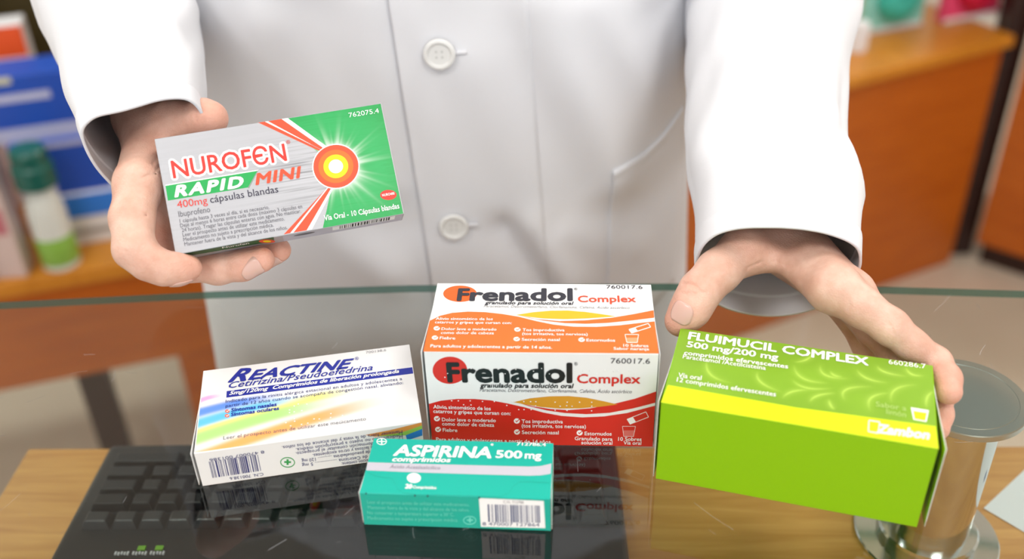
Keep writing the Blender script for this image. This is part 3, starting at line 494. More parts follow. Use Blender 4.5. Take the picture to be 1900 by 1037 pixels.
('ff', 'white', 3, [(85.56, 9.86), (85.48, 10.47), (85.24, 11.03), (84.86, 11.46), (84.39, 11.74), (83.87, 11.83), (83.35, 11.72), (82.88, 11.44), (82.5, 10.99), (82.26, 10.43), (82.17, 9.82), (82.25, 9.2), (82.49, 8.65), (82.87, 8.21), (83.34, 7.93), (83.86, 7.84), (84.39, 7.95), (84.86, 8.24), (85.24, 8.68), (85.48, 9.24)]),
('ff', 'red2', 4, [(83.02, 10.03), (83.36, 10.43), (83.7, 9.64), (85.39, 11.65), (85.65, 11.25), (83.69, 8.74)]),
('ft', 'white', 3, [(107.95, 17.08), (115.31, 17.18), (115.3, 16.69), (107.94, 16.6)]),
('ft', 'white', 3, [(115.44, 16.89), (114.39, 9.68), (114.11, 9.77), (115.16, 16.98)]),
('ft', 'white', 3, [(114.24, 9.48), (108.68, 9.41), (108.69, 9.89), (114.26, 9.96)]),
('ft', 'white', 3, [(108.54, 9.6), (107.8, 16.79), (108.09, 16.89), (108.82, 9.7)]),
('ft', 'peach', 2, [(108.38, 13.95), (114.94, 14.03), (114.25, 9.72), (108.68, 9.65)]),
('ft', 'white', 3, [(110.21, 21.72), (121.11, 27.46), (121.21, 26.83), (110.31, 21.1)]),
('ft', 'white', 3, [(121.33, 27.31), (122.4, 24.03), (122.05, 23.69), (120.99, 26.97)]),
('ft', 'white', 3, [(122.27, 23.55), (111.7, 17.87), (111.6, 18.49), (122.18, 24.17)]),
('ft', 'white', 3, [(111.49, 17.98), (110.1, 21.21), (110.42, 21.61), (111.81, 18.38)]),
('ft', 'white', 2, [(110.26, 21.41), (113.71, 23.26), (115.09, 20.01), (111.65, 18.18)]),
('ff', 'white', 3, [(107.65, 15.29), (114.87, 15.38), (114.88, 15.12), (107.66, 15.03)]),
('ff', 'white', 3, [(114.97, 15.23), (114.18, 7.67), (113.98, 7.72), (114.78, 15.27)]),
('ff', 'white', 3, [(114.08, 7.56), (108.6, 7.49), (108.6, 7.76), (114.08, 7.83)]),
('ff', 'white', 3, [(108.5, 7.6), (107.56, 15.14), (107.75, 15.18), (108.7, 7.64)]),
('ff', 'pink', 2, [(108.11, 12.13), (114.56, 12.21), (114.08, 7.7), (108.6, 7.62)]),
('ff', 'white', 3, [(109.95, 20.6), (120.11, 26.16), (120.23, 25.8), (110.07, 20.24)]),
('ff', 'white', 3, [(120.3, 26.07), (121.89, 22.34), (121.63, 22.16), (120.04, 25.89)]),
('ff', 'white', 3, [(121.82, 22.07), (111.93, 16.61), (111.81, 16.97), (121.7, 22.43)]),
('ff', 'white', 3, [(111.75, 16.68), (109.89, 20.31), (110.13, 20.53), (111.99, 16.89)]),
('ff', 'white', 2, [(110.01, 20.42), (113.12, 22.15), (114.99, 18.53), (111.87, 16.79)]),
('rt', 'blue', 1, [(14.67, 49.52), (122.03, 49.01), (122.04, 43.03), (14.73, 43.58)]),
('rt', 'salmon', 3, [(17.24, 31.06), (17.15, 31.54), (16.94, 32.0), (16.64, 32.4), (16.26, 32.69), (15.85, 32.85), (15.45, 32.87), (15.1, 32.73), (14.83, 32.46), (14.67, 32.08), (14.63, 31.63), (14.72, 31.15), (14.93, 30.69), (15.24, 30.29), (15.61, 30.0), (16.02, 29.84), (16.42, 29.83), (16.77, 29.96), (17.04, 30.23), (17.2, 30.61)]),
('rt', 'white', 4, [(15.27, 31.64), (15.52, 31.88), (15.81, 31.22), (17.04, 32.44), (17.25, 32.1), (15.85, 30.54)]),
('rt', 'salmon', 3, [(17.28, 27.15), (17.19, 27.62), (16.98, 28.08), (16.68, 28.47), (16.3, 28.76), (15.9, 28.92), (15.5, 28.94), (15.15, 28.8), (14.88, 28.54), (14.72, 28.16), (14.68, 27.71), (14.77, 27.24), (14.98, 26.78), (15.29, 26.39), (15.66, 26.1), (16.06, 25.94), (16.46, 25.93), (16.81, 26.06), (17.08, 26.33), (17.24, 26.7)]),
('rt', 'white', 4, [(15.32, 27.72), (15.57, 27.96), (15.86, 27.31), (17.08, 28.52), (17.29, 28.18), (15.9, 26.64)]),
('rf', 'navy', 3, [(6.37, 17.39), (6.66, 17.4), (6.52, 5.23), (6.22, 5.22)]),
('rf', 'navy', 3, [(6.96, 17.4), (7.25, 17.4), (7.1, 5.23), (6.81, 5.23)]),
('rf', 'navy', 3, [(7.84, 17.4), (8.14, 17.4), (7.99, 5.24), (7.69, 5.23)]),
('rf', 'navy', 3, [(8.43, 17.4), (8.73, 17.41), (8.58, 5.24), (8.28, 5.24)]),
('rf', 'navy', 3, [(9.61, 17.41), (10.5, 17.42), (10.35, 5.26), (9.46, 5.25)]),
('rf', 'navy', 3, [(11.09, 17.42), (11.39, 17.42), (11.24, 5.26), (10.94, 5.26)]),
('rf', 'navy', 3, [(11.98, 17.42), (12.28, 17.43), (12.12, 5.27), (11.83, 5.27)]),
('rf', 'navy', 3, [(12.57, 17.43), (12.87, 17.43), (12.72, 5.28), (12.42, 5.27)]),
('rf', 'navy', 3, [(13.76, 17.43), (14.06, 17.44), (13.9, 5.28), (13.61, 5.28)]),
('rf', 'navy', 3, [(14.65, 17.44), (15.25, 17.44), (15.09, 5.29), (14.5, 5.29)]),
('rf', 'navy', 3, [(16.14, 17.45), (16.44, 17.45), (16.29, 5.3), (15.99, 5.3)]),
('rf', 'navy', 3, [(16.74, 17.45), (17.04, 17.45), (16.88, 5.31), (16.58, 5.31)]),
('rf', 'navy', 3, [(17.34, 17.45), (17.64, 17.45), (17.48, 5.31), (17.18, 5.31)]),
('rf', 'navy', 3, [(17.94, 17.46), (18.53, 17.46), (18.38, 5.32), (17.78, 5.32)]),
('rf', 'navy', 3, [(18.83, 17.46), (19.43, 17.46), (19.27, 5.33), (18.68, 5.32)]),
('rf', 'navy', 3, [(19.73, 17.47), (20.63, 17.47), (20.47, 5.34), (19.57, 5.33)]),
('rf', 'navy', 3, [(20.93, 17.47), (21.23, 17.47), (21.07, 5.34), (20.77, 5.34)]),
('rf', 'navy', 3, [(22.14, 17.48), (22.44, 17.48), (22.27, 5.35), (21.97, 5.35)]),
('rf', 'navy', 3, [(22.74, 17.48), (23.34, 17.49), (23.18, 5.36), (22.58, 5.35)]),
('rf', 'navy', 3, [(23.64, 17.49), (24.24, 17.49), (24.08, 5.37), (23.48, 5.36)]),
('rf', 'navy', 3, [(24.55, 17.49), (25.15, 17.5), (24.99, 5.37), (24.38, 5.37)]),
('rf', 'navy', 3, [(25.45, 17.5), (26.36, 17.5), (26.19, 5.38), (25.29, 5.38)]),
('rf', 'navy', 3, [(26.97, 17.51), (27.27, 17.51), (27.1, 5.39), (26.8, 5.39)]),
('rf', 'navy', 3, [(28.18, 17.51), (28.79, 17.52), (28.62, 5.4), (28.01, 5.4)]),
('rf', 'navy', 3, [(29.39, 17.52), (29.7, 17.52), (29.53, 5.41), (29.23, 5.41)]),
('rf', 'navy', 3, [(30.0, 17.52), (30.31, 17.52), (30.14, 5.42), (29.83, 5.41)]),
('rf', 'navy', 3, [(30.61, 17.53), (31.22, 17.53), (31.05, 5.42), (30.44, 5.42)]),
('rf', 'navy', 3, [(32.14, 17.53), (32.44, 17.54), (32.27, 5.43), (31.96, 5.43)]),
('rf', 'crossgreen', 2, [(50.6, 8.07), (51.09, 7.96), (51.11, 8.84), (50.61, 8.79)]),
('rf', 'crossgreen', 2, [(50.61, 8.79), (51.11, 8.84), (50.93, 9.72), (50.45, 9.51)]),
('rf', 'crossgreen', 2, [(50.45, 9.51), (50.93, 9.72), (50.56, 10.56), (50.12, 10.2)]),
('rf', 'crossgreen', 2, [(50.12, 10.2), (50.56, 10.56), (50.03, 11.3), (49.65, 10.82)]),
('rf', 'crossgreen', 2, [(49.65, 10.82), (50.03, 11.3), (49.35, 11.92), (49.05, 11.33)]),
('rf', 'crossgreen', 2, [(49.05, 11.33), (49.35, 11.92), (48.56, 12.38), (48.36, 11.72)]),
('rf', 'crossgreen', 2, [(48.36, 11.72), (48.56, 12.38), (47.71, 12.66), (47.61, 11.97)]),
('rf', 'crossgreen', 2, [(47.61, 11.97), (47.71, 12.66), (46.83, 12.75), (46.84, 12.05)]),
('rf', 'crossgreen', 2, [(46.84, 12.05), (46.83, 12.75), (45.97, 12.65), (46.09, 11.97)]),
('rf', 'crossgreen', 2, [(46.09, 11.97), (45.97, 12.65), (45.17, 12.35), (45.4, 11.74)]),
('rf', 'crossgreen', 2, [(45.4, 11.74), (45.17, 12.35), (44.47, 11.87), (44.79, 11.36)]),
('rf', 'crossgreen', 2, [(44.79, 11.36), (44.47, 11.87), (43.91, 11.25), (44.3, 10.85)]),
('rf', 'crossgreen', 2, [(44.3, 10.85), (43.91, 11.25), (43.5, 10.5), (43.95, 10.24)]),
('rf', 'crossgreen', 2, [(43.95, 10.24), (43.5, 10.5), (43.29, 9.67), (43.77, 9.56)]),
('rf', 'crossgreen', 2, [(43.77, 9.56), (43.29, 9.67), (43.26, 8.79), (43.76, 8.84)]),
('rf', 'crossgreen', 2, [(43.76, 8.84), (43.26, 8.79), (43.43, 7.91), (43.91, 8.12)]),
('rf', 'crossgreen', 2, [(43.91, 8.12), (43.43, 7.91), (43.79, 7.08), (44.23, 7.43)]),
('rf', 'crossgreen', 2, [(44.23, 7.43), (43.79, 7.08), (44.32, 6.33), (44.7, 6.81)]),
('rf', 'crossgreen', 2, [(44.7, 6.81), (44.32, 6.33), (44.99, 5.71), (45.29, 6.29)]),
('rf', 'crossgreen', 2, [(45.29, 6.29), (44.99, 5.71), (45.78, 5.24), (45.98, 5.9)]),
('rf', 'crossgreen', 2, [(45.98, 5.9), (45.78, 5.24), (46.63, 4.95), (46.73, 5.65)]),
('rf', 'crossgreen', 2, [(46.73, 5.65), (46.63, 4.95), (47.52, 4.85), (47.5, 5.56)]),
('rf', 'crossgreen', 2, [(47.5, 5.56), (47.52, 4.85), (48.39, 4.95), (48.26, 5.64)]),
('rf', 'crossgreen', 2, [(48.26, 5.64), (48.39, 4.95), (49.19, 5.25), (48.96, 5.87)]),
('rf', 'crossgreen', 2, [(48.96, 5.87), (49.19, 5.25), (49.9, 5.73), (49.58, 6.25)]),
('rf', 'crossgreen', 2, [(49.58, 6.25), (49.9, 5.73), (50.47, 6.36), (50.07, 6.77)]),
('rf', 'crossgreen', 2, [(50.07, 6.77), (50.47, 6.36), (50.87, 7.12), (50.41, 7.38)]),
('rf', 'crossgreen', 2, [(50.41, 7.38), (50.87, 7.12), (51.09, 7.96), (50.6, 8.07)]),
('rf', 'crossgreen', 3, [(46.92, 11.23), (48.06, 10.98), (47.87, 9.58), (49.09, 9.31), (48.91, 8.0), (47.68, 8.27), (47.49, 6.86), (46.35, 7.12), (46.55, 8.52), (45.33, 8.79), (45.51, 10.09), (46.73, 9.83)]),
('rf', 'orange3', 1, [(90.94, 20.78), (104.39, 21.75), (122.31, 24.12), (122.39, 21.89), (110.4, 18.72), (96.01, 18.55)]),
('rf', 'leaf', 1, [(96.01, 18.55), (110.4, 18.72), (122.39, 21.89), (122.35, 19.44), (112.91, 16.38)]),
('rf', 'sky', 1, [(112.91, 16.38), (122.35, 19.44), (122.1, 14.53), (113.46, 12.55)]),
('at', 'white', 2, [(7.01, 38.38), (7.38, 38.4), (7.19, 39.01), (6.85, 38.87)]),
('at', 'white', 2, [(6.85, 38.87), (7.19, 39.01), (6.88, 39.59), (6.59, 39.33)]),
('at', 'white', 2, [(6.59, 39.33), (6.88, 39.59), (6.44, 40.1), (6.22, 39.74)]),
('at', 'white', 2, [(6.22, 39.74), (6.44, 40.1), (5.92, 40.52), (5.77, 40.07)]),
('at', 'white', 2, [(5.77, 40.07), (5.92, 40.52), (5.32, 40.83), (5.26, 40.32)]),
('at', 'white', 2, [(5.26, 40.32), (5.32, 40.83), (4.69, 41.0), (4.71, 40.45)]),
('at', 'white', 2, [(4.71, 40.45), (4.69, 41.0), (4.06, 41.04), (4.16, 40.48)]),
('at', 'white', 2, [(4.16, 40.48), (4.06, 41.04), (3.45, 40.94), (3.64, 40.4)]),
('at', 'white', 2, [(3.64, 40.4), (3.45, 40.94), (2.9, 40.7), (3.16, 40.21)]),
('at', 'white', 2, [(3.16, 40.21), (2.9, 40.7), (2.43, 40.34), (2.75, 39.92)]),
('at', 'white', 2, [(2.75, 39.92), (2.43, 40.34), (2.08, 39.88), (2.43, 39.55)]),
('at', 'white', 2, [(2.43, 39.55), (2.08, 39.88), (1.85, 39.34), (2.23, 39.11)]),
('at', 'white', 2, [(2.23, 39.11), (1.85, 39.34), (1.76, 38.74), (2.14, 38.64)]),
('at', 'white', 2, [(2.14, 38.64), (1.76, 38.74), (1.81, 38.12), (2.18, 38.14)]),
('at', 'white', 2, [(2.18, 38.14), (1.81, 38.12), (2.0, 37.51), (2.33, 37.65)]),
('at', 'white', 2, [(2.33, 37.65), (2.0, 37.51), (2.32, 36.94), (2.6, 37.2)]),
('at', 'white', 2, [(2.6, 37.2), (2.32, 36.94), (2.75, 36.44), (2.97, 36.79)]),
('at', 'white', 2, [(2.97, 36.79), (2.75, 36.44), (3.27, 36.02), (3.42, 36.46)]),
('at', 'white', 2, [(3.42, 36.46), (3.27, 36.02), (3.86, 35.72), (3.92, 36.22)]),
('at', 'white', 2, [(3.92, 36.22), (3.86, 35.72), (4.48, 35.55), (4.46, 36.09)]),
('at', 'white', 2, [(4.46, 36.09), (4.48, 35.55), (5.11, 35.51), (5.01, 36.06)]),
('at', 'white', 2, [(5.01, 36.06), (5.11, 35.51), (5.72, 35.61), (5.53, 36.14)]),
('at', 'white', 2, [(5.53, 36.14), (5.72, 35.61), (6.27, 35.84), (6.01, 36.33)]),
('at', 'white', 2, [(6.01, 36.33), (6.27, 35.84), (6.73, 36.19), (6.42, 36.61)]),
('at', 'white', 2, [(6.42, 36.61), (6.73, 36.19), (7.09, 36.65), (6.74, 36.98)]),
('at', 'white', 2, [(6.74, 36.98), (7.09, 36.65), (7.32, 37.19), (6.95, 37.41)]),
('at', 'white', 2, [(6.95, 37.41), (7.32, 37.19), (7.42, 37.78), (7.04, 37.89)]),
('at', 'white', 2, [(7.04, 37.89), (7.42, 37.78), (7.38, 38.4), (7.01, 38.38)]),
('at', 'white', 3, [(3.86, 40.41), (4.49, 40.44), (4.84, 38.58), (6.76, 38.67), (6.88, 38.07), (4.96, 37.98), (5.31, 36.13), (4.69, 36.1), (4.34, 37.95), (2.42, 37.85), (2.3, 38.45), (4.22, 38.55)]),
('at', 'lilacgrey', 1, [(-0.08, 22.16), (30.98, 22.21), (68.77, 22.4), (85.54, 22.53), (91.37, 23.22), (96.88, 25.27), (96.8, 17.76), (91.66, 16.41), (85.89, 15.85), (63.0, 15.71), (25.84, 15.71), (0.2, 16.11)]),
('at', 'white', 3, [(29.81, 11.74), (29.59, 12.53), (29.21, 13.28), (28.67, 13.94), (28.01, 14.49), (27.25, 14.89), (26.44, 15.12), (25.62, 15.18), (24.82, 15.06), (24.1, 14.77), (23.49, 14.32), (23.01, 13.73), (22.69, 13.04), (22.55, 12.28), (22.59, 11.48), (22.81, 10.7), (23.2, 9.96), (23.74, 9.31), (24.4, 8.77), (25.15, 8.38), (25.95, 8.15), (26.76, 8.09), (27.55, 8.2), (28.26, 8.49), (28.88, 8.93), (29.36, 9.5), (29.69, 10.19), (29.84, 10.95)]),
('at', 'tealdark', 2, [(1.28, 14.95), (5.33, 12.56), (5.4, 12.22), (1.34, 14.62)]),
('at', 'tealdark', 2, [(5.33, 12.56), (10.31, 11.47), (10.37, 11.13), (5.4, 12.22)]),
('at', 'tealdark', 2, [(10.31, 11.47), (14.54, 11.2), (14.6, 10.86), (10.37, 11.13)]),
('at', 'tealdark', 2, [(14.54, 11.2), (17.36, 7.1), (17.42, 6.77), (14.6, 10.86)]),
('at', 'tealdark', 2, [(17.36, 7.1), (18.83, 3.84), (18.89, 3.51), (17.42, 6.77)]),
('at', 'tealdark', 2, [(18.83, 3.84), (22.27, 1.08), (22.32, 0.75), (18.89, 3.51)]),
('at', 'tealdark', 2, [(22.27, 1.08), (29.51, 0.23), (29.56, -0.09), (22.32, 0.75)]),
('at', 'tealdark', 2, [(29.51, 0.23), (71.79, 0.66), (71.82, 0.33), (29.56, -0.09)]),
('at', 'tealdark', 2, [(71.79, 0.66), (75.94, 3.12), (75.96, 2.79), (71.82, 0.33)]),
('at', 'tealdark', 2, [(75.94, 3.12), (78.08, 8.27), (78.1, 7.93), (75.96, 2.79)]),
('at', 'tealdark', 2, [(78.08, 8.27), (81.04, 11.39), (81.06, 11.04), (78.1, 7.93)]),
('at', 'tealdark', 2, [(81.04, 11.39), (87.39, 11.61), (87.4, 11.26), (81.06, 11.04)]),
('at', 'tealdark', 2, [(87.39, 11.61), (96.36, 11.48), (96.37, 11.13), (87.4, 11.26)]),
('af', 'teallight', 2, [(58.55, 6.18), (59.04, 6.2), (58.99, 6.91), (58.51, 6.74)]),
('af', 'teallight', 2, [(58.51, 6.74), (58.99, 6.91), (58.77, 7.59), (58.32, 7.26)]),
('af', 'teallight', 2, [(58.32, 7.26), (58.77, 7.59), (58.39, 8.18), (57.99, 7.73)]),
('af', 'teallight', 2, [(57.99, 7.73), (58.39, 8.18), (57.88, 8.66), (57.54, 8.11)]),
('af', 'teallight', 2, [(57.54, 8.11), (57.88, 8.66), (57.25, 9.02), (57.0, 8.38)]),
('af', 'teallight', 2, [(57.0, 8.38), (57.25, 9.02), (56.54, 9.23), (56.39, 8.54)]),
('af', 'teallight', 2, [(56.39, 8.54), (56.54, 9.23), (55.78, 9.28), (55.74, 8.58)]),
('af', 'teallight', 2, [(55.74, 8.58), (55.78, 9.28), (55.01, 9.16), (55.09, 8.49)]),
('af', 'teallight', 2, [(55.09, 8.49), (55.01, 9.16), (54.27, 8.89), (54.45, 8.27)]),
('af', 'teallight', 2, [(54.45, 8.27), (54.27, 8.89), (53.6, 8.48), (53.88, 7.95)]),
('af', 'teallight', 2, [(53.88, 7.95), (53.6, 8.48), (53.03, 7.95), (53.39, 7.53)]),
('af', 'teallight', 2, [(53.39, 7.53), (53.03, 7.95), (52.58, 7.31), (53.01, 7.03)]),
('af', 'teallight', 2, [(53.01, 7.03), (52.58, 7.31), (52.29, 6.61), (52.76, 6.48)]),
('af', 'teallight', 2, [(52.76, 6.48), (52.29, 6.61), (52.16, 5.89), (52.65, 5.91)]),
('af', 'teallight', 2, [(52.65, 5.91), (52.16, 5.89), (52.2, 5.16), (52.7, 5.34)]),
('af', 'teallight', 2, [(52.7, 5.34), (52.2, 5.16), (52.42, 4.48), (52.88, 4.81)]),
('af', 'teallight', 2, [(52.88, 4.81), (52.42, 4.48), (52.8, 3.88), (53.21, 4.34)]),
('af', 'teallight', 2, [(53.21, 4.34), (52.8, 3.88), (53.32, 3.39), (53.66, 3.96)]),
('af', 'teallight', 2, [(53.66, 3.96), (53.32, 3.39), (53.95, 3.03), (54.2, 3.68)]),
('af', 'teallight', 2, [(54.2, 3.68), (53.95, 3.03), (54.67, 2.82), (54.82, 3.52)]),
('af', 'teallight', 2, [(54.82, 3.52), (54.67, 2.82), (55.44, 2.78), (55.48, 3.49)]),
('af', 'teallight', 2, [(55.48, 3.49), (55.44, 2.78), (56.21, 2.9), (56.14, 3.58)]),
('af', 'teallight', 2, [(56.14, 3.58), (56.21, 2.9), (56.96, 3.17), (56.77, 3.8)]),
('af', 'teallight', 2, [(56.77, 3.8), (56.96, 3.17), (57.63, 3.59), (57.35, 4.13)]),
('af', 'teallight', 2, [(57.35, 4.13), (57.63, 3.59), (58.2, 4.14), (57.84, 4.56)]),
('af', 'teallight', 2, [(57.84, 4.56), (58.2, 4.14), (58.64, 4.77), (58.21, 5.06)]),
('af', 'teallight', 2, [(58.21, 5.06), (58.64, 4.77), (58.92, 5.47), (58.45, 5.61)]),
('af', 'teallight', 2, [(58.45, 5.61), (58.92, 5.47), (59.04, 6.2), (58.55, 6.18)]),
('af', 'teallight', 3, [(55.35, 8.02), (56.33, 8.07), (56.26, 6.81), (57.37, 6.86), (57.31, 5.73), (56.21, 5.68), (56.14, 4.42), (55.15, 4.37), (55.22, 5.64), (54.11, 5.59), (54.17, 6.71), (55.28, 6.76)]),
('af', 'white', 1, [(61.1, 22.35), (93.94, 21.84), (94.6, 2.18), (61.22, 1.55)]),
('af', 'barblue', 3, [(65.31, 18.16), (66.22, 18.17), (66.12, 5.37), (65.2, 5.35)]),
('af', 'barblue', 3, [(67.14, 18.19), (67.44, 18.19), (67.35, 5.4), (67.04, 5.39)]),
('af', 'barblue', 3, [(67.74, 18.2), (68.05, 18.2), (67.97, 5.41), (67.66, 5.41)]),
('af', 'barblue', 3, [(68.96, 18.21), (69.86, 18.22), (69.8, 5.46), (68.89, 5.44)]),
('af', 'barblue', 3, [(70.17, 18.23), (70.77, 18.24), (70.72, 5.48), (70.11, 5.47)]),
('af', 'barblue', 3, [(71.37, 18.25), (71.98, 18.25), (71.94, 5.51), (71.33, 5.5)]),
('af', 'barblue', 3, [(72.58, 18.26), (73.18, 18.27), (73.16, 5.54), (72.55, 5.53)]),
('af', 'barblue', 3, [(73.48, 18.27), (73.78, 18.28), (73.77, 5.56), (73.46, 5.55)]),
('af', 'barblue', 3, [(74.08, 18.28), (74.38, 18.29), (74.38, 5.57), (74.07, 5.56)]),
('af', 'barblue', 3, [(74.68, 18.29), (74.98, 18.29), (74.98, 5.59), (74.68, 5.58)]),
('af', 'barblue', 3, [(75.58, 18.3), (75.88, 18.31), (75.89, 5.61), (75.59, 5.6)]),
('af', 'barblue', 3, [(76.77, 18.32), (77.67, 18.33), (77.7, 5.65), (76.8, 5.63)]),
('af', 'barblue', 3, [(77.97, 18.34), (78.86, 18.35), (78.91, 5.68), (78.01, 5.66)]),
('af', 'barblue', 3, [(79.16, 18.35), (79.75, 18.36), (79.81, 5.71), (79.21, 5.69)]),
('af', 'barblue', 3, [(80.05, 18.36), (80.64, 18.37), (80.71, 5.73), (80.11, 5.71)]),
('af', 'barblue', 3, [(80.94, 18.38), (81.24, 18.38), (81.31, 5.74), (81.01, 5.73)]),
('af', 'barblue', 3, [(81.83, 18.39), (82.42, 18.4), (82.51, 5.77), (81.91, 5.76)]),
('af', 'barblue', 3, [(82.72, 18.4), (83.01, 18.41), (83.11, 5.79), (82.81, 5.78)]),
('af', 'barblue', 3, [(83.6, 18.41), (83.9, 18.42), (84.01, 5.81), (83.71, 5.8)]),
('af', 'barblue', 3, [(84.49, 18.43), (84.78, 18.43), (84.9, 5.83), (84.6, 5.82)]),
('af', 'barblue', 3, [(85.08, 18.43), (85.67, 18.44), (85.79, 5.85), (85.2, 5.84)]),
('af', 'barblue', 3, [(86.25, 18.45), (86.55, 18.45), (86.69, 5.87), (86.39, 5.87)]),
('af', 'barblue', 3, [(87.43, 18.47), (87.72, 18.47), (87.87, 5.9), (87.58, 5.9)]),
('af', 'barblue', 3, [(88.01, 18.47), (88.31, 18.48), (88.47, 5.92), (88.17, 5.91)]),
('af', 'barblue', 3, [(89.18, 18.49), (89.48, 18.49), (89.65, 5.95), (89.35, 5.94)]),
('af', 'barblue', 3, [(89.77, 18.5), (90.06, 18.5), (90.24, 5.96), (89.94, 5.95)]),
('af', 'barblue', 3, [(90.35, 18.51), (90.93, 18.51), (91.13, 5.98), (90.54, 5.97)]),
('af', 'barblue', 3, [(91.23, 18.52), (91.81, 18.53), (92.01, 6.0), (91.42, 5.99)]),
('at', 'black', 3, [(2.94, -1.04), (3.97, -1.01), (3.15, 0.74)]),
('at', 'black', 3, [(28.12, -1.43), (29.18, -1.4), (28.42, 0.37)]),
('at', 'black', 3, [(34.63, -1.4), (35.69, -1.37), (34.96, 0.4)]),
('at', 'black', 3, [(60.9, -1.47), (61.99, -1.44), (61.33, 0.35)]),
('lt', 'white', 2, [(122.34, 27.83), (130.96, 27.75), (129.47, 18.29), (123.34, 18.48)]),
('lt', 'yellow', 3, [(123.43, 25.37), (129.92, 25.38), (128.94, 19.08), (123.93, 19.28)]),
('lt', 'white', 3, [(102.19, 12.72), (107.33, 12.87), (107.25, 12.07), (102.12, 11.91)]),
('lt', 'white', 3, [(107.53, 12.48), (106.77, 3.7), (106.29, 3.68), (107.05, 12.46)]),
('lt', 'white', 3, [(106.49, 3.3), (101.9, 3.4), (101.98, 4.19), (106.57, 4.08)]),
('lt', 'white', 3, [(101.7, 3.75), (101.91, 12.27), (102.4, 12.36), (102.18, 3.84)]),
('lt', 'lime', 1, [(1.06, 14.47), (66.54, 13.13), (133.77, 16.22), (134.4, -0.41), (67.44, -0.16), (-0.15, -0.38)])]
ARCS = [[(18.2, 40.98), (21.64, 28.68), (33.39, 24.48)], [(45.33, 36.72), (48.33, 28.44), (59.51, 23.48)], [(63.7, 47.05), (69.18, 37.53), (81.87, 37.32)], [(77.05, 50.51), (80.57, 43.22), (92.09, 43.56)], [(82.52, 47.35), (84.75, 44.31), (88.94, 44.52)], [(96.09, 51.8), (101.35, 46.0), (111.55, 45.17)], [(106.46, 58.14), (110.58, 53.77), (121.75, 53.13)], [(64.04, 34.38), (71.73, 30.23), (84.1, 33.53)], [(89.99, 25.69), (91.28, 34.57), (104.46, 39.81)], [(102.58, 20.81), (103.5, 31.01), (113.48, 37.08)], [(112.92, 30.21), (115.52, 41.04), (126.59, 47.42)], [(129.89, 29.89), (130.68, 38.33), (134.32, 44.35)], [(82.42, 23.64), (83.63, 18.94), (85.75, 16.21)], [(59.84, 19.26), (64.64, 25.72), (73.89, 29.06)], [(73.38, 19.51), (77.19, 25.64), (86.29, 29.79)], [(63.99, 50.87), (70.29, 55.32), (74.16, 64.92)], [(20.95, 59.43), (22.28, 62.81), (22.79, 68.08)], [(120.88, 60.06), (123.81, 55.45), (129.85, 56.15)]]
BRAILLE = [(24.89, 55.17), (29.88, 55.22), (34.68, 55.27), (39.46, 54.95), (43.17, 51.93), (49.05, 55.05), (53.86, 55.71), (58.6, 53.93), (62.95, 55.8), (67.18, 52.18), (75.84, 54.72), (80.62, 54.52), (84.92, 54.2), (88.74, 54.6), (92.57, 52.44), (96.85, 54.93), (101.63, 54.37), (104.01, 54.76), (110.21, 54.46), (113.12, 52.66), (83.96, 51.74), (93.07, 49.99), (110.28, 51.4), (11.86, 51.6), (10.21, 48.87), (23.47, 44.29), (34.14, 44.4), (36.05, 43.8), (52.53, 43.98), (10.18, 41.64), (16.98, 41.46), (14.69, 43.57), (83.94, 44.94), (90.21, 44.39), (93.12, 41.92), (96.96, 44.46), (83.93, 39.94), (90.23, 38.75), (63.52, 38.08), (53.32, 38.34), (42.71, 40.74), (12.93, 32.17), (16.66, 32.22), (23.24, 32.29), (30.09, 31.99), (36.67, 32.06), (39.61, 32.22), (46.47, 32.3), (52.93, 32.25), (56.65, 32.29), (59.59, 32.33), (70.14, 32.19), (76.79, 32.27), (83.62, 32.35), (90.26, 32.42), (19.43, 29.43), (23.56, 29.35), (43.42, 29.32), (59.41, 29.25), (72.94, 29.28), (76.57, 29.71), (79.5, 29.36), (90.27, 29.61), (70.15, 26.42), (76.73, 26.24), (90.28, 26.27), (50.0, 26.44), (52.95, 26.48), (56.89, 26.52), (29.51, 26.59), (9.76, 26.36)]
BRAILLE_LOW = [(53.1, 27.85), (55.37, 29.13), (57.28, 22.99), (60.18, 28.08), (50.51, 25.01), (50.52, 22.71), (53.12, 22.82), (46.45, 16.93), (48.53, 14.5), (53.14, 16.79), (53.32, 14.77), (57.08, 11.32), (60.5, 11.63), (66.87, 13.8), (66.82, 10.51), (73.33, 17.06), (73.08, 13.77), (79.66, 14.07), (78.46, 9.29), (51.11, 11.32), (63.95, 14.43)]

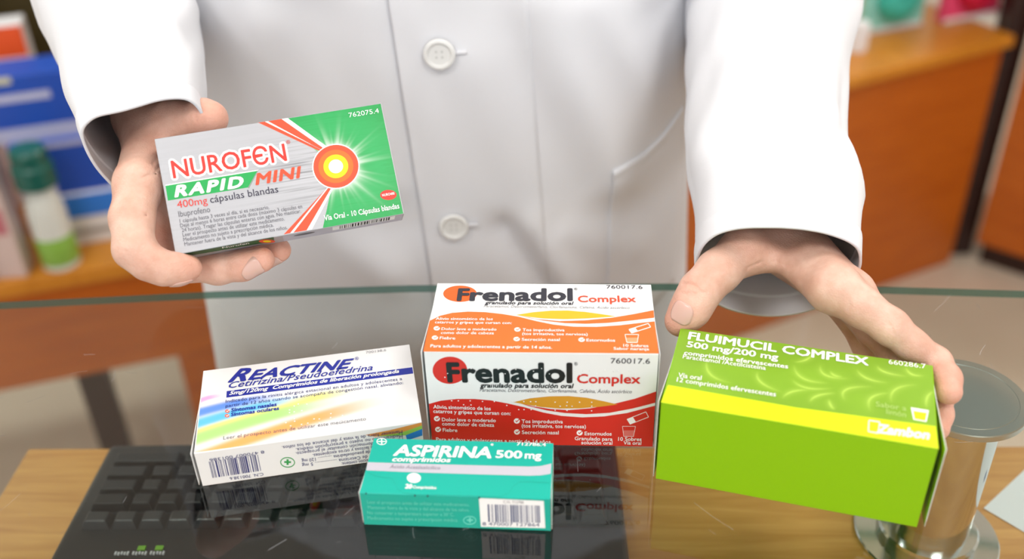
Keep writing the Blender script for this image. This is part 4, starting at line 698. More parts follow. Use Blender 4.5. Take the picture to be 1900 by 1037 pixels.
# all writing is turned from curves to meshes in one go
SPACED = {'RAPID': 1.22, 'MINI': 1.1}
def text_meshes(items):
    obs = []
    for (s, bold) in items:
        c = bpy.data.curves.new('writing', 'FONT'); c.body = s; c.size = 1.0; c.space_character = SPACED.get(s, 1.0); c.resolution_u = 3 if len(s) < 16 else 2
        o = bpy.data.objects.new('writing', c); COL.objects.link(o); obs.append(o)
    bpy.context.view_layer.update(); dg = bpy.context.evaluated_depsgraph_get()
    res = []
    for o in obs:
        me = bpy.data.meshes.new_from_object(o.evaluated_get(dg))
        v = np.zeros(len(me.vertices)*3); me.vertices.foreach_get('co', v)
        P = v.reshape(-1, 3)[:, :2]; Fc = [tuple(p.vertices) for p in me.polygons]; bpy.data.meshes.remove(me)
        bold = items[len(res)][1]
        if bold > .005:                     # heavier weight: the outline thickened all round
            k = 12 if bold > .05 else 8
            sh = [(bold*math.cos(2*math.pi*i/k), bold*math.sin(2*math.pi*i/k)) for i in range(k)]
            n = len(P); Fc = [tuple(q+n*i for q in f) for i in range(k) for f in Fc]; P = np.concatenate([P+np.array(d) for d in sh])
            P = np.column_stack([P, np.repeat(np.arange(k)*.012, n)])
        res.append((P, Fc))
    for o in obs:
        c = o.data; bpy.data.objects.remove(o); bpy.data.curves.remove(c)
    return res
TXT = text_meshes([(t[1], t[8]) for t in TEXTS] + [('NUROF\u0404N', .105)])

class Face:
    """a printable panel: origin, u axis, v axis, normal in the box's own mm frame"""
    def __init__(s, o, u, v): s.o = np.array(o, float); s.u = np.array(u, float); s.v = np.array(v, float); s.n = np.cross(s.u, s.v)
    def p(s, uv, layer):
        uv = np.atleast_2d(uv); return s.o + uv[:, :1]*s.u + uv[:, 1:2]*s.v + s.n*(.03+.025*layer)
class Acc:
    def __init__(s): s.V = []; s.F = []; s.I = []; s.m = []
    def add(s, v, f, key):
        if key not in s.m: s.m.append(key)
        b = len(s.V); s.V += [tuple(x) for x in v]; s.F += [tuple(i+b for i in q) for q in f]; s.I += [s.m.index(key)]*len(f)
    def out(s, name, parent):
        if s.V: return mesh_obj(name, s.V, s.F, [pmat(k) for k in s.m], parent, midx=s.I)
def place_text(acc, face, t, mesh, layer=8, col=None):
    _, _, u0, v0, u1, v1, cap, key, bold, sh = t
    P, Fc = mesh; P = P.copy()
    L = math.hypot(u1-u0, v1-v0); d = np.array([u1-u0, v1-v0])/L; nrm = np.array([-d[1], d[0]])
    x0 = P[:, 0].min(); x1 = P[:, 0].max()
    if col: x0, x1 = col[1]
    ys = cap/.69
    xs = L/(x1-x0)
    X = (P[:, 0]-x0)*xs + P[:, 1]*ys*sh; Y = P[:, 1]*ys
    Y = Y*cap/(cap+.5*(t[8] if t[8] > .005 else 0)*ys); uv = np.array([u0, v0])+X[:, None]*d+Y[:, None]*nrm
    lift = P[:, 2:3]*face.n if P.shape[1] > 2 else 0
    acc.add(face.p(uv, layer)+lift, Fc, col[0] if col else key)
def print_faces(tag, faces, parent, names):
    art, let, bar = Acc(), Acc(), Acc()
    for (fc, key, layer, pts) in POLYS:
        if fc not in faces or key == 'GREENGRID': continue
        tgt = bar if key in ('barblue',) or (fc == 'rf' and key == 'navy') else art
        tgt.add(faces[fc].p(np.array(pts), layer), [tuple(range(len(pts)))], key)
    for t, me in zip(TEXTS, TXT):
        if t[0] not in faces: continue
        place_text(let, faces[t[0]], t, me)
        if t[1].startswith('NUROF'):
            xs = me[0][:, 0]; place_text(art, faces[t[0]], t, TXT[-1], 1, ('white', (xs.min(), xs.max())))
    art.out('printed_artwork', parent); let.out('lettering', parent); bar.out('barcode', parent)
def grid_art(name, face, u0, v0, u1, v1, step, fn, parent, layer=0, inside=None, rough=.4, metal=0.0):
    nu, nv = int((u1-u0)/step)+2, int((v1-v0)/step)+2
    U, Vv = np.meshgrid(np.linspace(u0, u1, nu), np.linspace(v0, v1, nv), indexing='ij')
    uv = np.stack([U.ravel(), Vv.ravel()], 1); P = face.p(uv, layer)
    idx = np.arange(nu*nv).reshape(nu, nv)
    F = np.stack([idx[:-1, :-1], idx[1:, :-1], idx[1:, 1:], idx[:-1, 1:]], -1).reshape(-1, 4)
    m = mat('print_'+name, (1, 1, 1), rough, metal); a = nd(m, 'ShaderNodeAttribute'); a.attribute_name = 'ink'; lk(m, a.outputs['Color'], bsdf(m).inputs['Base Color'])
    o = mesh_obj('printed_background', P, F.tolist(), m, parent)
    col = np.ones((nu*nv, 4), np.float32); col[:, :3] = fn(uv)
    at_ = o.data.color_attributes.new('ink', 'FLOAT_COLOR', 'POINT'); at_.data.foreach_set('color', col.ravel())
    return o
def carton(W, D, H, m_out, m_in, parent, gap=.9, bulge=.6, ajar=(0, 0), th=.45):
    r = .5; prof = []
    for (cy, cz, a0) in ((D-r, H-r, 0), (r, H-r, 90), (r, r, 180), (D-r, r, 270)):
        for k in range(4):
            a = math.radians(a0+30*k); prof.append((cy+r*math.cos(a), cz+r*math.sin(a)))
    n = len(prof); cy, cz = D/2, H/2
    inn = [(cy+(y-cy)*(1-2*th/D), cz+(z-cz)*(1-2*th/H)) for y, z in prof]
    V = [(x, y, z) for x in (0, W) for (y, z) in prof]+[(x, y, z) for x in (0, W) for (y, z) in inn]
    F = []; I = []
    for k in range(n):
        k2 = (k+1) % n
        F += [(k, k2, n+k2, n+k), (2*n+k, 3*n+k, 3*n+k2, 2*n+k2), (k, 2*n+k, 2*n+k2, k2), (n+k, n+k2, 3*n+k2, 3*n+k)]; I += [0, 1, 1, 1]
    mesh_obj('carton', V, F, [m_out, m_in], parent, midx=I)
    for sx in (0, 1):
        V = []; nn = 8
        for i in range(nn+1):
            for j in range(nn+1):
                a, b = i/nn, j/nn
                y = gap+(D-gap*1.6)*a; z = .6+(H-1.2)*b
                out = bulge*math.sin(math.pi*a)*math.sin(math.pi*b)-.5+ajar[sx]*(1-a)**1.3
                V.append((W+out if sx else -out, y, z))
        F = []
        for i in range(nn):
            for j in range(nn):
                q = (i*(nn+1)+j, (i+1)*(nn+1)+j, (i+1)*(nn+1)+j+1, i*(nn+1)+j+1); F.append(q if sx else q[::-1])
        o = mesh_obj('end_flap', V, F, [m_out, m_in], parent, True)
        s = o.modifiers.new('thick', 'SOLIDIFY'); s.thickness = .0004; s.offset = -1; s.material_offset_rim = 1
def dots(name, face, pts, m, parent, r=.62, h=.3):
    V = []; F = []
    for (u, v) in pts:
        b = len(V)
        for (rr, hh) in ((1, 0), (.75, .6), (.35, .93)):
            for k in range(8):
                a = math.pi*k/4; V.append(tuple(face.p(np.array([[u+rr*r*math.cos(a), v+rr*r*math.sin(a)]]), 0)[0]+face.n*(hh*h+.15)))
        for l in range(2):
            for k in range(8): F.append((b+l*8+k, b+l*8+(k+1) % 8, b+l*8+8+(k+1) % 8, b+l*8+8+k))
        F.append(tuple(b+16+k for k in range(8)))
    return mesh_obj(name, V, F, m, parent, True)
def medicine(label, W, D, H, loc, yaw, base, parts, R3=None, gap=.9, bulge=.6, ajar=(0, 0)):
    t = thing('medicine_box', label, 'box', (0, 0, 0))
    if R3 is None:
        c, s = math.cos(yaw), math.sin(yaw); R3 = np.array([[c, -s, 0], [s, c, 0], [0, 0, 1.0]]); o = np.array([loc[0], loc[1], .1])
    else: o = np.array(loc, float)
    ctr = o + R3 @ np.array([W/2, D/2, 0])
    wl = Wd(ctr); mw = Matrix.Identity(4)
    for i in range(3):
        for j in range(3): mw[i][j] = R3[i][j]
        mw[i][3] = wl[i]
    t.matrix_world = mw
    carton(W, D, H, base, M_card, t, gap, bulge, ajar)
    faces = {k: Face(*v) for k, v in parts.items()}
    print_faces('', faces, t, None)
    for ob in t.children: pass
    return t, faces
def recenter(t, W, D):
    for ob in t.children: ob.data.transform(Matrix.Translation((-W/2000, -D/2000, 0)))
M_card = mat('raw_card_white', (.8, .8, .78), .7)
top = lambda H: ((0, 0, H), (1, 0, 0), (0, 1, 0))
front = ((0, 0, 0), (1, 0, 0), (0, 0, 1))

def srgb(a): return np.array([lin(h) for h in a])
def vnoise(x, y, seed=0):
    rs = np.random.RandomState(seed); t = rs.rand(64, 64)
    xi = np.floor(x).astype(int); yi = np.floor(y).astype(int); fx = x-xi; fy = y-yi
    fx = fx*fx*(3-2*fx); fy = fy*fy*(3-2*fy); g = lambda i, j: t[i % 64, j % 64]
    return (g(xi, yi)*(1-fx)+g(xi+1, yi)*fx)*(1-fy)+(g(xi, yi+1)*(1-fx)+g(xi+1, yi+1)*fx)*fy
sm = lambda a, b, x: (lambda t: t*t*(3-2*t))(np.clip((x-a)/(b-a), 0, 1))

# --- orange and red cold-remedy box
W_, D_, H_ = 125, 65.8, 66.3
mw = mat('card_gloss_white', (.80, .80, .795), .35)
t, fc = medicine('white box printed orange on top and red on its front face, largest on the glass', W_, D_, H_, (-48.4, 434.9), -0.0681, mw, {'ft': top(H_), 'ff': front}, ajar=(2.4, 1.5))
dots('braille_dots', fc['ff'], BRAILLE, mw, t, .42, .25)
recenter(t, W_, D_)
# --- white rainbow box
W_, D_, H_ = 122.4, 71.9, 24.6
t, fc = medicine('flat white box with blue lettering and a soft rainbow, left on the glass', W_, D_, H_, (-173.1, 406.3), .1608, mw, {'rt': top(H_), 'rf': front}, ajar=(2.6, .5))
def rainbow(uv):
    u, v = uv[:, 0], uv[:, 1]; col = np.ones((len(u), 3))*.80
    def band(ax, ay, bx, by, w0, w1, c, k=1.0):
        nonlocal col
        d = np.array([bx-ax, by-ay]); L = np.hypot(*d); d = d/L
        s = ((u-ax)*d[0]+(v-ay)*d[1])/L; q = -(u-ax)*d[1]+(v-ay)*d[0]
        bow = q-2.5*np.sin(np.pi*np.clip(s, 0, 1))
        ww = w0+(w1-w0)*np.clip(s, 0, 1)
        m = np.exp(-(bow/ww)**4)*(1-sm(.55, 1.0, s))*k
        col = col*(1-m[:, None])+m[:, None]*np.array(lin(c))
    band(30, 24, 92, 36, 4, 3.5, 'f4ea7a', .95); band(-6, 40, 14, 46, 2.6, 1.5, 'ee8fd0', .8); band(-14, 30, 52, 39, 4.6, 3, '5f8fe6'); band(-14, 20, 66, 36, 5, 3, '5fbcf0')
    band(-14, 7, 88, 31, 5.6, 5, 'a8de80'); band(4, -3, 112, 25, 5, 5, 'f5a860')
    return col
grid_art('rainbow', fc['rt'], .5, .5, W_-.5, D_-.5, .8, rainbow, t)
dots('braille_dots', fc['rt'], BRAILLE_LOW, mw, t, .5, .2)
recenter(t, W_, D_)
# --- teal tablet box
W_, D_, H_ = 97.4, 41.0, 23.3
M_teal = mat('card_teal_gloss', [.9*c for c in lin('00b6a4')], .32)
t, fc = medicine('small teal tablet box with white lettering, nearest to the camera', W_, D_, H_, (-81.1, 374.6), -.087, M_teal, {'at': top(H_), 'af': front}, ajar=(1.3, 1.2))
recenter(t, W_, D_)
# --- green effervescent box
W_, D_, H_ = 134.3, 66.2, 54.7
M_grn = mat('card_green_gloss', [.92*c for c in lin('8cc400')], .33)
t, fc = medicine('tall green box with a lime band gripped by the hand at right', W_, D_, H_, (74.8, 401.2), -.305, M_grn, {'lt': top(H_)}, gap=1.2, bulge=1.6, ajar=(2.2, 4.5))
def swirls(uv):
    base = np.array(lin('86b428'))*.9; hi = np.array(lin('b9dc5a'))*.95
    n = vnoise(uv[:, 0]/14, uv[:, 1]/14, 4)
    col = base[None, :]*(0.92+.14*n[:, None]); g = np.zeros(len(uv))
    for A in ARCS:
        A = np.array(A); ts = np.linspace(0, 1, 24)[:, None]; ctl = 2*A[1]-.5*(A[0]+A[2])
        cv = (1-ts)**2*A[0]+2*ts*(1-ts)*ctl+ts**2*A[2]
        dd = np.hypot(uv[:, 0:1]-cv[None, :, 0], uv[:, 1:2]-cv[None, :, 1]); k = dd.argmin(1); d = dd.min(1)
        s = k/23.0; inten = np.sin(np.pi*np.clip(s*.9+.08, 0, 1))
        g = np.maximum(g, inten*(np.exp(-(d/.55)**2)*.75+np.exp(-(d/2.2)**2)*.3))
    return col*(1-g[:, None])+g[:, None]*hi
grid_art('swirls', fc['lt'], .45, .45, W_-.45, D_-.45, .55, swirls, t)
recenter(t, W_, D_)
# --- silver and green capsule box in the raised hand
NW, NT, NH = 127.0, 19.0, 66.2
NQ = np.array([[0.96865, -0.17240, -0.17888], [0.24710, 0.74311, 0.62188], [0.02572, -0.64658, 0.76241]]); NC = np.array([-183.5, 475.9, 106.7])
M_sil = mat('card_silver', lin('aeafb4'), .38, .25)
t, fc = medicine('silver and green box with a target emblem held up in the hand at left', NW, NT, NH, NC, 0, M_sil, {'nf': front, 'nb': ((0, NT, 0), (1, 0, 0), (0, -1, 0))}, R3=NQ)
TCX, TCY = 94.5, 33.9
GREEN = [q[3] for q in POLYS if q[1] == 'GREENGRID'][0]
def silver(uv):
    u, v = uv[:, 0], uv[:, 1]
    k = vnoise(u/34+7, v/.34, 1)*.6+vnoise(u/18, v/.7, 2)*.4
    zone = sm(30, 80, u)*np.exp(-((v-34)/17)**2)
    base = np.array(lin('b3b4b9'))
    s = 1-.55*zone*sm(.5, .8, k)+.12*zone*sm(.5, .2, k)-.05*(vnoise(u/20, v/.5, 5)-.5)
    return np.clip(base[None, :]*s[:, None], 0, 1)
grid_art('silver_streaks', fc['nf'], .4, .4, 100, NH-.4, .42, silver, t, 0, rough=.4, metal=.15)
# green field: sharp outline, starburst printed round the emblem
gx = np.array(GREEN); rows_ = []
yv = np.linspace(.35, NH-.35, 150)
def left_edge(v):
    top_u = np.interp(v, [TCY, NH], [TCX, 67.5]); bot_u = np.interp(v, [0, TCY], [80.5, TCX]); return np.where(v > TCY, top_u, bot_u)
LE = left_edge(yv); nu = 110
U = np.stack([np.linspace(l, NW-.35, nu) for l in LE]); VV = np.repeat(yv[:, None], nu, 1)
uv = np.stack([U.ravel(), VV.ravel()], 1); idx = np.arange(len(uv)).reshape(150, nu)
Fq = np.stack([idx[:-1, :-1], idx[:-1, 1:], idx[1:, 1:], idx[1:, :-1]], -1).reshape(-1, 4).tolist()
m = mat('print_green_field', (1, 1, 1), .36); a = nd(m, 'ShaderNodeAttribute'); a.attribute_name = 'ink'; lk(m, a.outputs['Color'], bsdf(m).inputs['Base Color'])
o = mesh_obj('printed_green_field', fc['nf'].p(uv, 1), Fq, m, t)
r = np.hypot(uv[:, 0]-TCX, uv[:, 1]-TCY); th = np.arctan2(uv[:, 1]-TCY, uv[:, 0]-TCX)
rays = vnoise((th+4)*7, r*0, 8)*.6+vnoise((th+4)*17, r*0+3, 9)*.4
gl_ = np.clip(np.exp(-(r-12)/(1.2+7.5*rays**2.5)), 0, 1)*.9
st = vnoise(uv[:, 0]/14, uv[:, 1]/.8, 11)
g0 = np.array(lin('0a9440')); g1 = np.array(lin('28aa5c'))
mixv = np.clip(.25+.7*np.exp(-((r-22)/16)**2)+.3*(st-.5)-.3*sm(.7, .9, st), 0, 1)[:, None]
colr = g0*(1-mixv)+g1*mixv; colr = colr*(1-gl_[:, None])+gl_[:, None]*np.array([.82, .9, .82])
ca = np.ones((len(uv), 4), np.float32); ca[:, :3] = colr*.95
at_ = o.data.color_attributes.new('ink', 'FLOAT_COLOR', 'POINT'); at_.data.foreach_set('color', ca.ravel())
# underside print
acc = Acc(); fb = fc['nb']
acc.add(fb.p(np.array([[58, .6], [126.5, .6], [126.5, 18.5], [58, 18.5]]), 1), [(0, 1, 2, 3)], 'lilacgrey')
acc.add(fb.p(np.array([[86, 8], [122, 8], [122, 18.6], [86, 18.6]]), 2), [(0, 1, 2, 3)], 'white')
acc.add(fb.p(np.array([[70+6*math.cos(k*.3), 13+3*math.sin(k*.3)] for k in range(21)]), 2), [tuple(range(21))], 'grey')
acc.out('underside_print', t)
acc = Acc(); rs = random.Random(2); x = 90
while x < 119:
    wv = rs.choice([.35, .35, .7, 1.0]); acc.add(fb.p(np.array([[x, 9], [x+wv, 9], [x+wv, 17.8], [x, 17.8]]), 3), [(0, 1, 2, 3)], 'black'); x += wv+rs.choice([.35, .5, .8])
acc.out('barcode', t)
recenter(t, NW, NT)

# ------------------------------------------------------------------ the pharmacist
def seg(P, a, b, ra, rb):
    a = np.asarray(a, np.float32); b = np.asarray(b, np.float32); ba = b-a
    pa = P-a; h = np.clip((pa@ba)/max(float(ba@ba), 1e-6), 0, 1)
    return np.sqrt(((pa-h[..., None]*ba)**2).sum(-1))-(ra+(rb-ra)*h)
def smin(a, b, k):
    h = np.maximum(k-np.abs(a-b), 0)/k; return np.minimum(a, b)-h*h*k*.25
def smax(a, b, k): return -smin(-a, -b, k)
def chain(P, pts, k=4):
    d = None
    for (a, ra), (b, rb) in zip(pts[:-1], pts[1:]):
        q = seg(P, a, b, ra, rb); d = q if d is None else smin(d, q, k)
    return d
def nets(fn, lo, hi, h):
    lo = np.array(lo, float); n = np.ceil((np.array(hi)-lo)/h).astype(int)+1
    ax = [lo[i]+h*np.arange(n[i]) for i in range(3)]
    Fv = np.empty(n, np.float32)
    for i in range(0, n[0], 16):
        X, Y, Z = np.meshgrid(ax[0][i:i+16], ax[1], ax[2], indexing='ij')
        Fv[i:i+16] = fn(np.stack([X, Y, Z], -1).astype(np.float32))
    s = Fv < 0
    c = np.zeros(np.array(n)-1, np.int8)
    for dx in (0, 1):
        for dy in (0, 1):
            for dz in (0, 1): c += s[dx:n[0]-1+dx, dy:n[1]-1+dy, dz:n[2]-1+dz]
    act = (c > 0) & (c < 8); ids = -np.ones(act.shape, int); I = np.argwhere(act); ids[act] = np.arange(len(I))
    acc = np.zeros((len(I), 3)); cnt = np.zeros(len(I))
    corners = [(x, y, z) for x in (0, 1) for y in (0, 1) for z in (0, 1)]
    for a in corners:
        for d in range(3):
            if a[d] == 0:
                b = list(a); b[d] = 1
                fa = Fv[I[:, 0]+a[0], I[:, 1]+a[1], I[:, 2]+a[2]]; fb_ = Fv[I[:, 0]+b[0], I[:, 1]+b[1], I[:, 2]+b[2]]
                m = (fa < 0) != (fb_ < 0); t_ = np.where(m, fa/np.where(m, fa-fb_, 1), 0)
                pnt = np.tile(np.array(a, float), (len(I), 1)); pnt[:, d] += t_
                acc = acc+pnt*m[:, None]; cnt = cnt+m
    V = lo+(I+acc/cnt[:, None])*h
    Q = []
    for d in range(3):
        e, f_ = [(1, 2), (2, 0), (0, 1)][d]
        sl = [slice(1, n[k]-1) for k in range(3)]; sl[d] = slice(0, n[d]-1)
        s2 = [slice(1, n[k]-1) for k in range(3)]; s2[d] = slice(1, n[d])
        A, B = s[tuple(sl)], s[tuple(s2)]; J = np.argwhere(A != B)
        if not len(J): continue
        J = J+np.array([0 if k == d else 1 for k in range(3)])
        flip = s[J[:, 0], J[:, 1], J[:, 2]]
        def cell(oe, of):
            K = J.copy(); K[:, e] += oe; K[:, f_] += of; return ids[K[:, 0], K[:, 1], K[:, 2]]
        q = np.stack([cell(-1, -1), cell(0, -1), cell(0, 0), cell(-1, 0)], 1)
        q[~flip] = q[~flip][:, ::-1]; Q.append(q)
    return V, np.concatenate(Q)
def bounds(prims, pad=6):
    P = np.array([p for p, r in prims]); R = np.array([r for p, r in prims])[:, None]
    return (P-R).min(0)-pad, (P+R).max(0)+pad

HRES = 0.95
M_skin = mat('skin', (.76, .50, .40), .46, 0, .4, Subsurface_Weight=.18, Subsurface_Scale=.004)
bsdf(M_skin).inputs['Subsurface Radius'].default_value = (1.0, .35, .2)
_tc = nd(M_skin, 'ShaderNodeTexCoord'); _n1 = nd(M_skin, 'ShaderNodeTexNoise'); _n1.inputs['Scale'].default_value = 70; _n1.inputs['Detail'].default_value = 5
_r1 = nd(M_skin, 'ShaderNodeValToRGB'); _r1.color_ramp.elements[0].position = .35; _r1.color_ramp.elements[1].position = .7
_r1.color_ramp.elements[0].color = (.66, .385, .29, 1); _r1.color_ramp.elements[1].color = (.78, .525, .42, 1)
_fa = nd(M_skin, 'ShaderNodeAttribute'); _fa.attribute_name = 'flush'
_mx = nd(M_skin, 'ShaderNodeMix', data_type='RGBA'); _mx.inputs[7].default_value = (.74, .345, .25, 1)
lk(M_skin, _tc.outputs['Object'], _n1.inputs['Vector']); lk(M_skin, _n1.outputs['Fac'], _r1.inputs[0]); lk(M_skin, _r1.outputs[0], _mx.inputs[6]); lk(M_skin, _fa.outputs['Fac'], _mx.inputs[0]); 
_n2 = nd(M_skin, 'ShaderNodeTexNoise'); _n2.inputs['Scale'].default_value = 260; _n2.inputs['Detail'].default_value = 3
_r2 = nd(M_skin, 'ShaderNodeValToRGB'); _r2.color_ramp.elements[0].position = .35; _r2.color_ramp.elements[1].position = .65; _r2.color_ramp.elements[0].color = (.955, .925, .915, 1)
_m2 = nd(M_skin, 'ShaderNodeMix', data_type='RGBA', blend_type='MULTIPLY'); _m2.inputs[0].default_value = 1
lk(M_skin, _tc.outputs['Object'], _n2.inputs['Vector']); lk(M_skin, _n2.outputs['Fac'], _r2.inputs[0]); lk(M_skin, _mx.outputs[2], _m2.inputs[6]); lk(M_skin, _r2.outputs[0], _m2.inputs[7]); lk(M_skin, _m2.outputs[2], bsdf(M_skin).inputs['Base Color'])
_v = nd(M_skin, 'ShaderNodeTexVoronoi'); _v.inputs['Scale'].default_value = 900; _b = nd(M_skin, 'ShaderNodeBump'); _b.inputs['Strength'].default_value = .28; _b.inputs['Distance'].default_value = .0006
lk(M_skin, _tc.outputs['Object'], _v.inputs['Vector']); lk(M_skin, _v.outputs['Distance'], _b.inputs['Height']); lk(M_skin, _b.outputs[0], bsdf(M_skin).inputs['Normal'])
M_nail = mat('nail', (.70, .43, .36), .25, 0, .5, Subsurface_Weight=.15, Subsurface_Scale=.003)
M_cloth = mat('white_cotton', (.75, .755, .785), .85, 0, .2)
_tc = nd(M_cloth, 'ShaderNodeTexCoord'); _wv = nd(M_cloth, 'ShaderNodeTexWave'); _wv.inputs['Scale'].default_value = 420; _wv.bands_direction = 'DIAGONAL'; _b = nd(M_cloth, 'ShaderNodeBump'); _b.inputs['Strength'].default_value = .08; _b.inputs['Distance'].default_value = .0004
lk(M_cloth, _tc.outputs['Object'], _wv.inputs['Vector']); lk(M_cloth, _wv.outputs['Fac'], _b.inputs['Height']); lk(M_cloth, _b.outputs[0], bsdf(M_cloth).inputs['Normal'])
M_button = mat('button_white', (.80, .80, .78), .3)
M_thread = mat('thread', (.62, .62, .60), .7)

person = thing('person', 'person in a buttoned white lab coat holding two medicine boxes over the glass', 'person', (-60, 800, -1050))
POFF = np.array([-60, 800, -1050.0])
J = lambda *q: (at(q[0], q[1], q[2]), q[3])

def surf(h, px, py, d0=470.0):               # where the sight line at a pixel meets the hand
    d = d0
    for it in range(60):
        q = h.one(at(px, py, d))
        if q < .03: break
        d += max(q*.85, .05)
        if d > 760: break
    return at(px, py, d)
class Hand:
    def __init__(s, palm, fingers, thumb, web, creases, bumps=()):
        s.palm, s.fingers, s.thumb, s.web, s.creases, s.bumps = palm, fingers, thumb, web, creases, bumps
    def prims(s):
        out = [q for c in s.palm for q in c]+[q for f in s.fingers for q in f]+list(s.thumb)+[q for c in s.web for q in c]
        return out
    def f(s, P):
        palm = None
        for c in s.palm:
            q = chain(P, c, 5); palm = q if palm is None else smin(palm, q, 9)
        for c, r in s.bumps: palm = smin(palm, seg(P, c, c+1e-3, r, r), 8)
        th = chain(P, s.thumb, 6); body = smin(palm, th, 12)
        for c in s.web: body = smin(body, chain(P, c, 5), 10)
        out = None
        for fgr in s.fingers:
            q = smin(body, chain(P, fgr, 4), 6); out = q if out is None else np.minimum(out, q)
        for pts, r in s.creases:
            q = chain(P, [(p, r) for p in pts], .5); out = smax(out, -q, .9)
        return out
    def one(s, p): return float(s.f(np.asarray(p, np.float32)[None, :])[0])

# the raised right hand round the silver box (left in the picture)
A = Hand(
    palm=[[J(278, 150, 668, 27), J(287, 215, 642, 25), J(295, 262, 624, 19)],
          [J(290, 255, 622, 18), J(258, 340, 574, 13)],
          [J(300, 258, 630, 17), J(283, 345, 596, 12.5)],
          [J(312, 260, 640, 16), J(305, 348, 614, 12)],
          [J(322, 262, 650, 15), J(325, 350, 632, 11)]],
    fingers=[[J(258, 340, 574, 13), J(245, 405, 560, 11.6), J(249, 462, 552, 10.8), J(275, 486, 553, 9.6), J(304, 498, 556, 8.9), J(330, 499, 561, 8.2), J(350, 497, 565, 7.2)],
             [J(283, 345, 596, 12.5), J(288, 410, 590, 10.5), J(296, 470, 590, 9.4), J(350, 494, 589, 8.8), J(405, 499, 586, 8.7), J(450, 493, 584, 8.3), J(486, 482, 582, 7.2)],
             [J(305, 348, 614, 12), J(328, 462, 610, 9.5), J(430, 489, 606, 8.6), J(480, 478, 601, 8.1), J(517, 464, 597, 7.2)],
             [J(325, 350, 632, 11), J(355, 440, 634, 8.6), J(415, 466, 628, 7.8), J(468, 458, 618, 6.6)]],
    thumb=[J(290, 238, 626, 16), J(322, 230, 605, 13.2), J(345, 228, 599, 10.6), J(362, 227, 596, 8.3), J(380, 219, 594, 10.2), J(394, 220, 593, 8.8)],
    web=[[J(318, 245, 612, 9), J(300, 300, 604, 8), J(270, 330, 586, 9)]],
    creases=[])
# the left hand reaching over the green box (right in the picture)
B = Hand(
    palm=[[J(1440, 370, 672, 25), J(1450, 448, 634, 19)],
          [J(1482, 460, 618, 16), J(1548, 533, 570, 13.5)],
          [J(1482, 466, 626, 15.5), J(1578, 545, 582, 13)],
          [J(1480, 472, 634, 15), J(1592, 562, 600, 12)],
          [J(1476, 476, 640, 14), J(1588, 584, 618, 11)]],
    fingers=[[J(1548, 535, 570, 13.2), J(1600, 570, 563, 10.8), J(1652, 606, 558, 9.9), J(1692, 640, 558, 8.6), J(1736, 672, 560, 8.3), J(1755, 702, 549, 7.8), J(1760, 726, 541, 7.1)],
             [J(1578, 545, 582, 13), J(1622, 602, 582, 11), J(1664, 655, 582, 9.8), J(1740, 738, 563, 7.8), J(1741, 768, 553, 7.4), J(1738, 794, 545, 6.8)],
             [J(1592, 562, 600, 12), J(1650, 665, 606, 9.4), J(1690, 745, 592, 8.2), J(1694, 790, 588, 7.2)],
             [J(1588, 584, 618, 11), J(1618, 670, 626, 8.4), J(1640, 735, 612, 7.4), J(1640, 775, 608, 6.4)]],
    thumb=[J(1432, 450, 622, 14.5), J(1380, 464, 604, 13.2), J(1332, 504, 592, 12), J(1299, 540, 586, 11.2), J(1281, 573, 585, 10.6), J(1262, 596, 586, 8.9)],
    web=[[J(1392, 474, 602, 7.5), J(1428, 480, 602, 5.5), J(1472, 494, 592, 5.5), J(1535, 538, 576, 8)]],
    creases=[])
for hnd, lines in ((A, [([(306, 272), (296, 288), (283, 304)], .7), ([(313, 288), (300, 306), (290, 314)], .6), ([(262, 330), (285, 322), (312, 326)], .5), ([(296, 432), (270, 398), (252, 388)], .45),
                        ([(228, 462), (236, 470), (240, 480)], .4), ([(366, 200), (362, 212), (364, 224)], .5), ([(414, 488), (419, 500)], .45), ([(421, 486), (426, 499)], .45)]),
                   (B, [([(1266, 526), (1280, 526), (1292, 531)], .75), ([(1294, 536), (1300, 541), (1308, 543)], .65), ([(1260, 543), (1276, 545), (1292, 545)], .45), ([(1284, 505), (1298, 511), (1306, 518)], .4),
                        ([(1388, 497), (1412, 487), (1440, 485), (1470, 494)], .7), ([(1572, 552), (1577, 566), (1574, 578)], .45), ([(1648, 600), (1656, 608), (1658, 620)], .5), ([(1700, 566), (1706, 580)], .4)])):
    cr = [([surf(hnd, *q) for q in pts], r) for pts, r in lines]
    hnd.creases = [c for c in cr if max(np.linalg.norm(c[0][i]-c[0][i+1]) for i in range(len(c[0])-1)) < 30]
tips = []
HV, HF, off = [], [], 0
for hnd in (A, B):
    lo, hi = bounds(hnd.prims()); Vh, Qh = nets(hnd.f, lo, hi, HRES)
    HV.append(Vh); HF.append(Qh+off); off += len(Vh)
    tips += [c[-1][0] for c in hnd.fingers]+[hnd.thumb[-1][0]]
nh = off
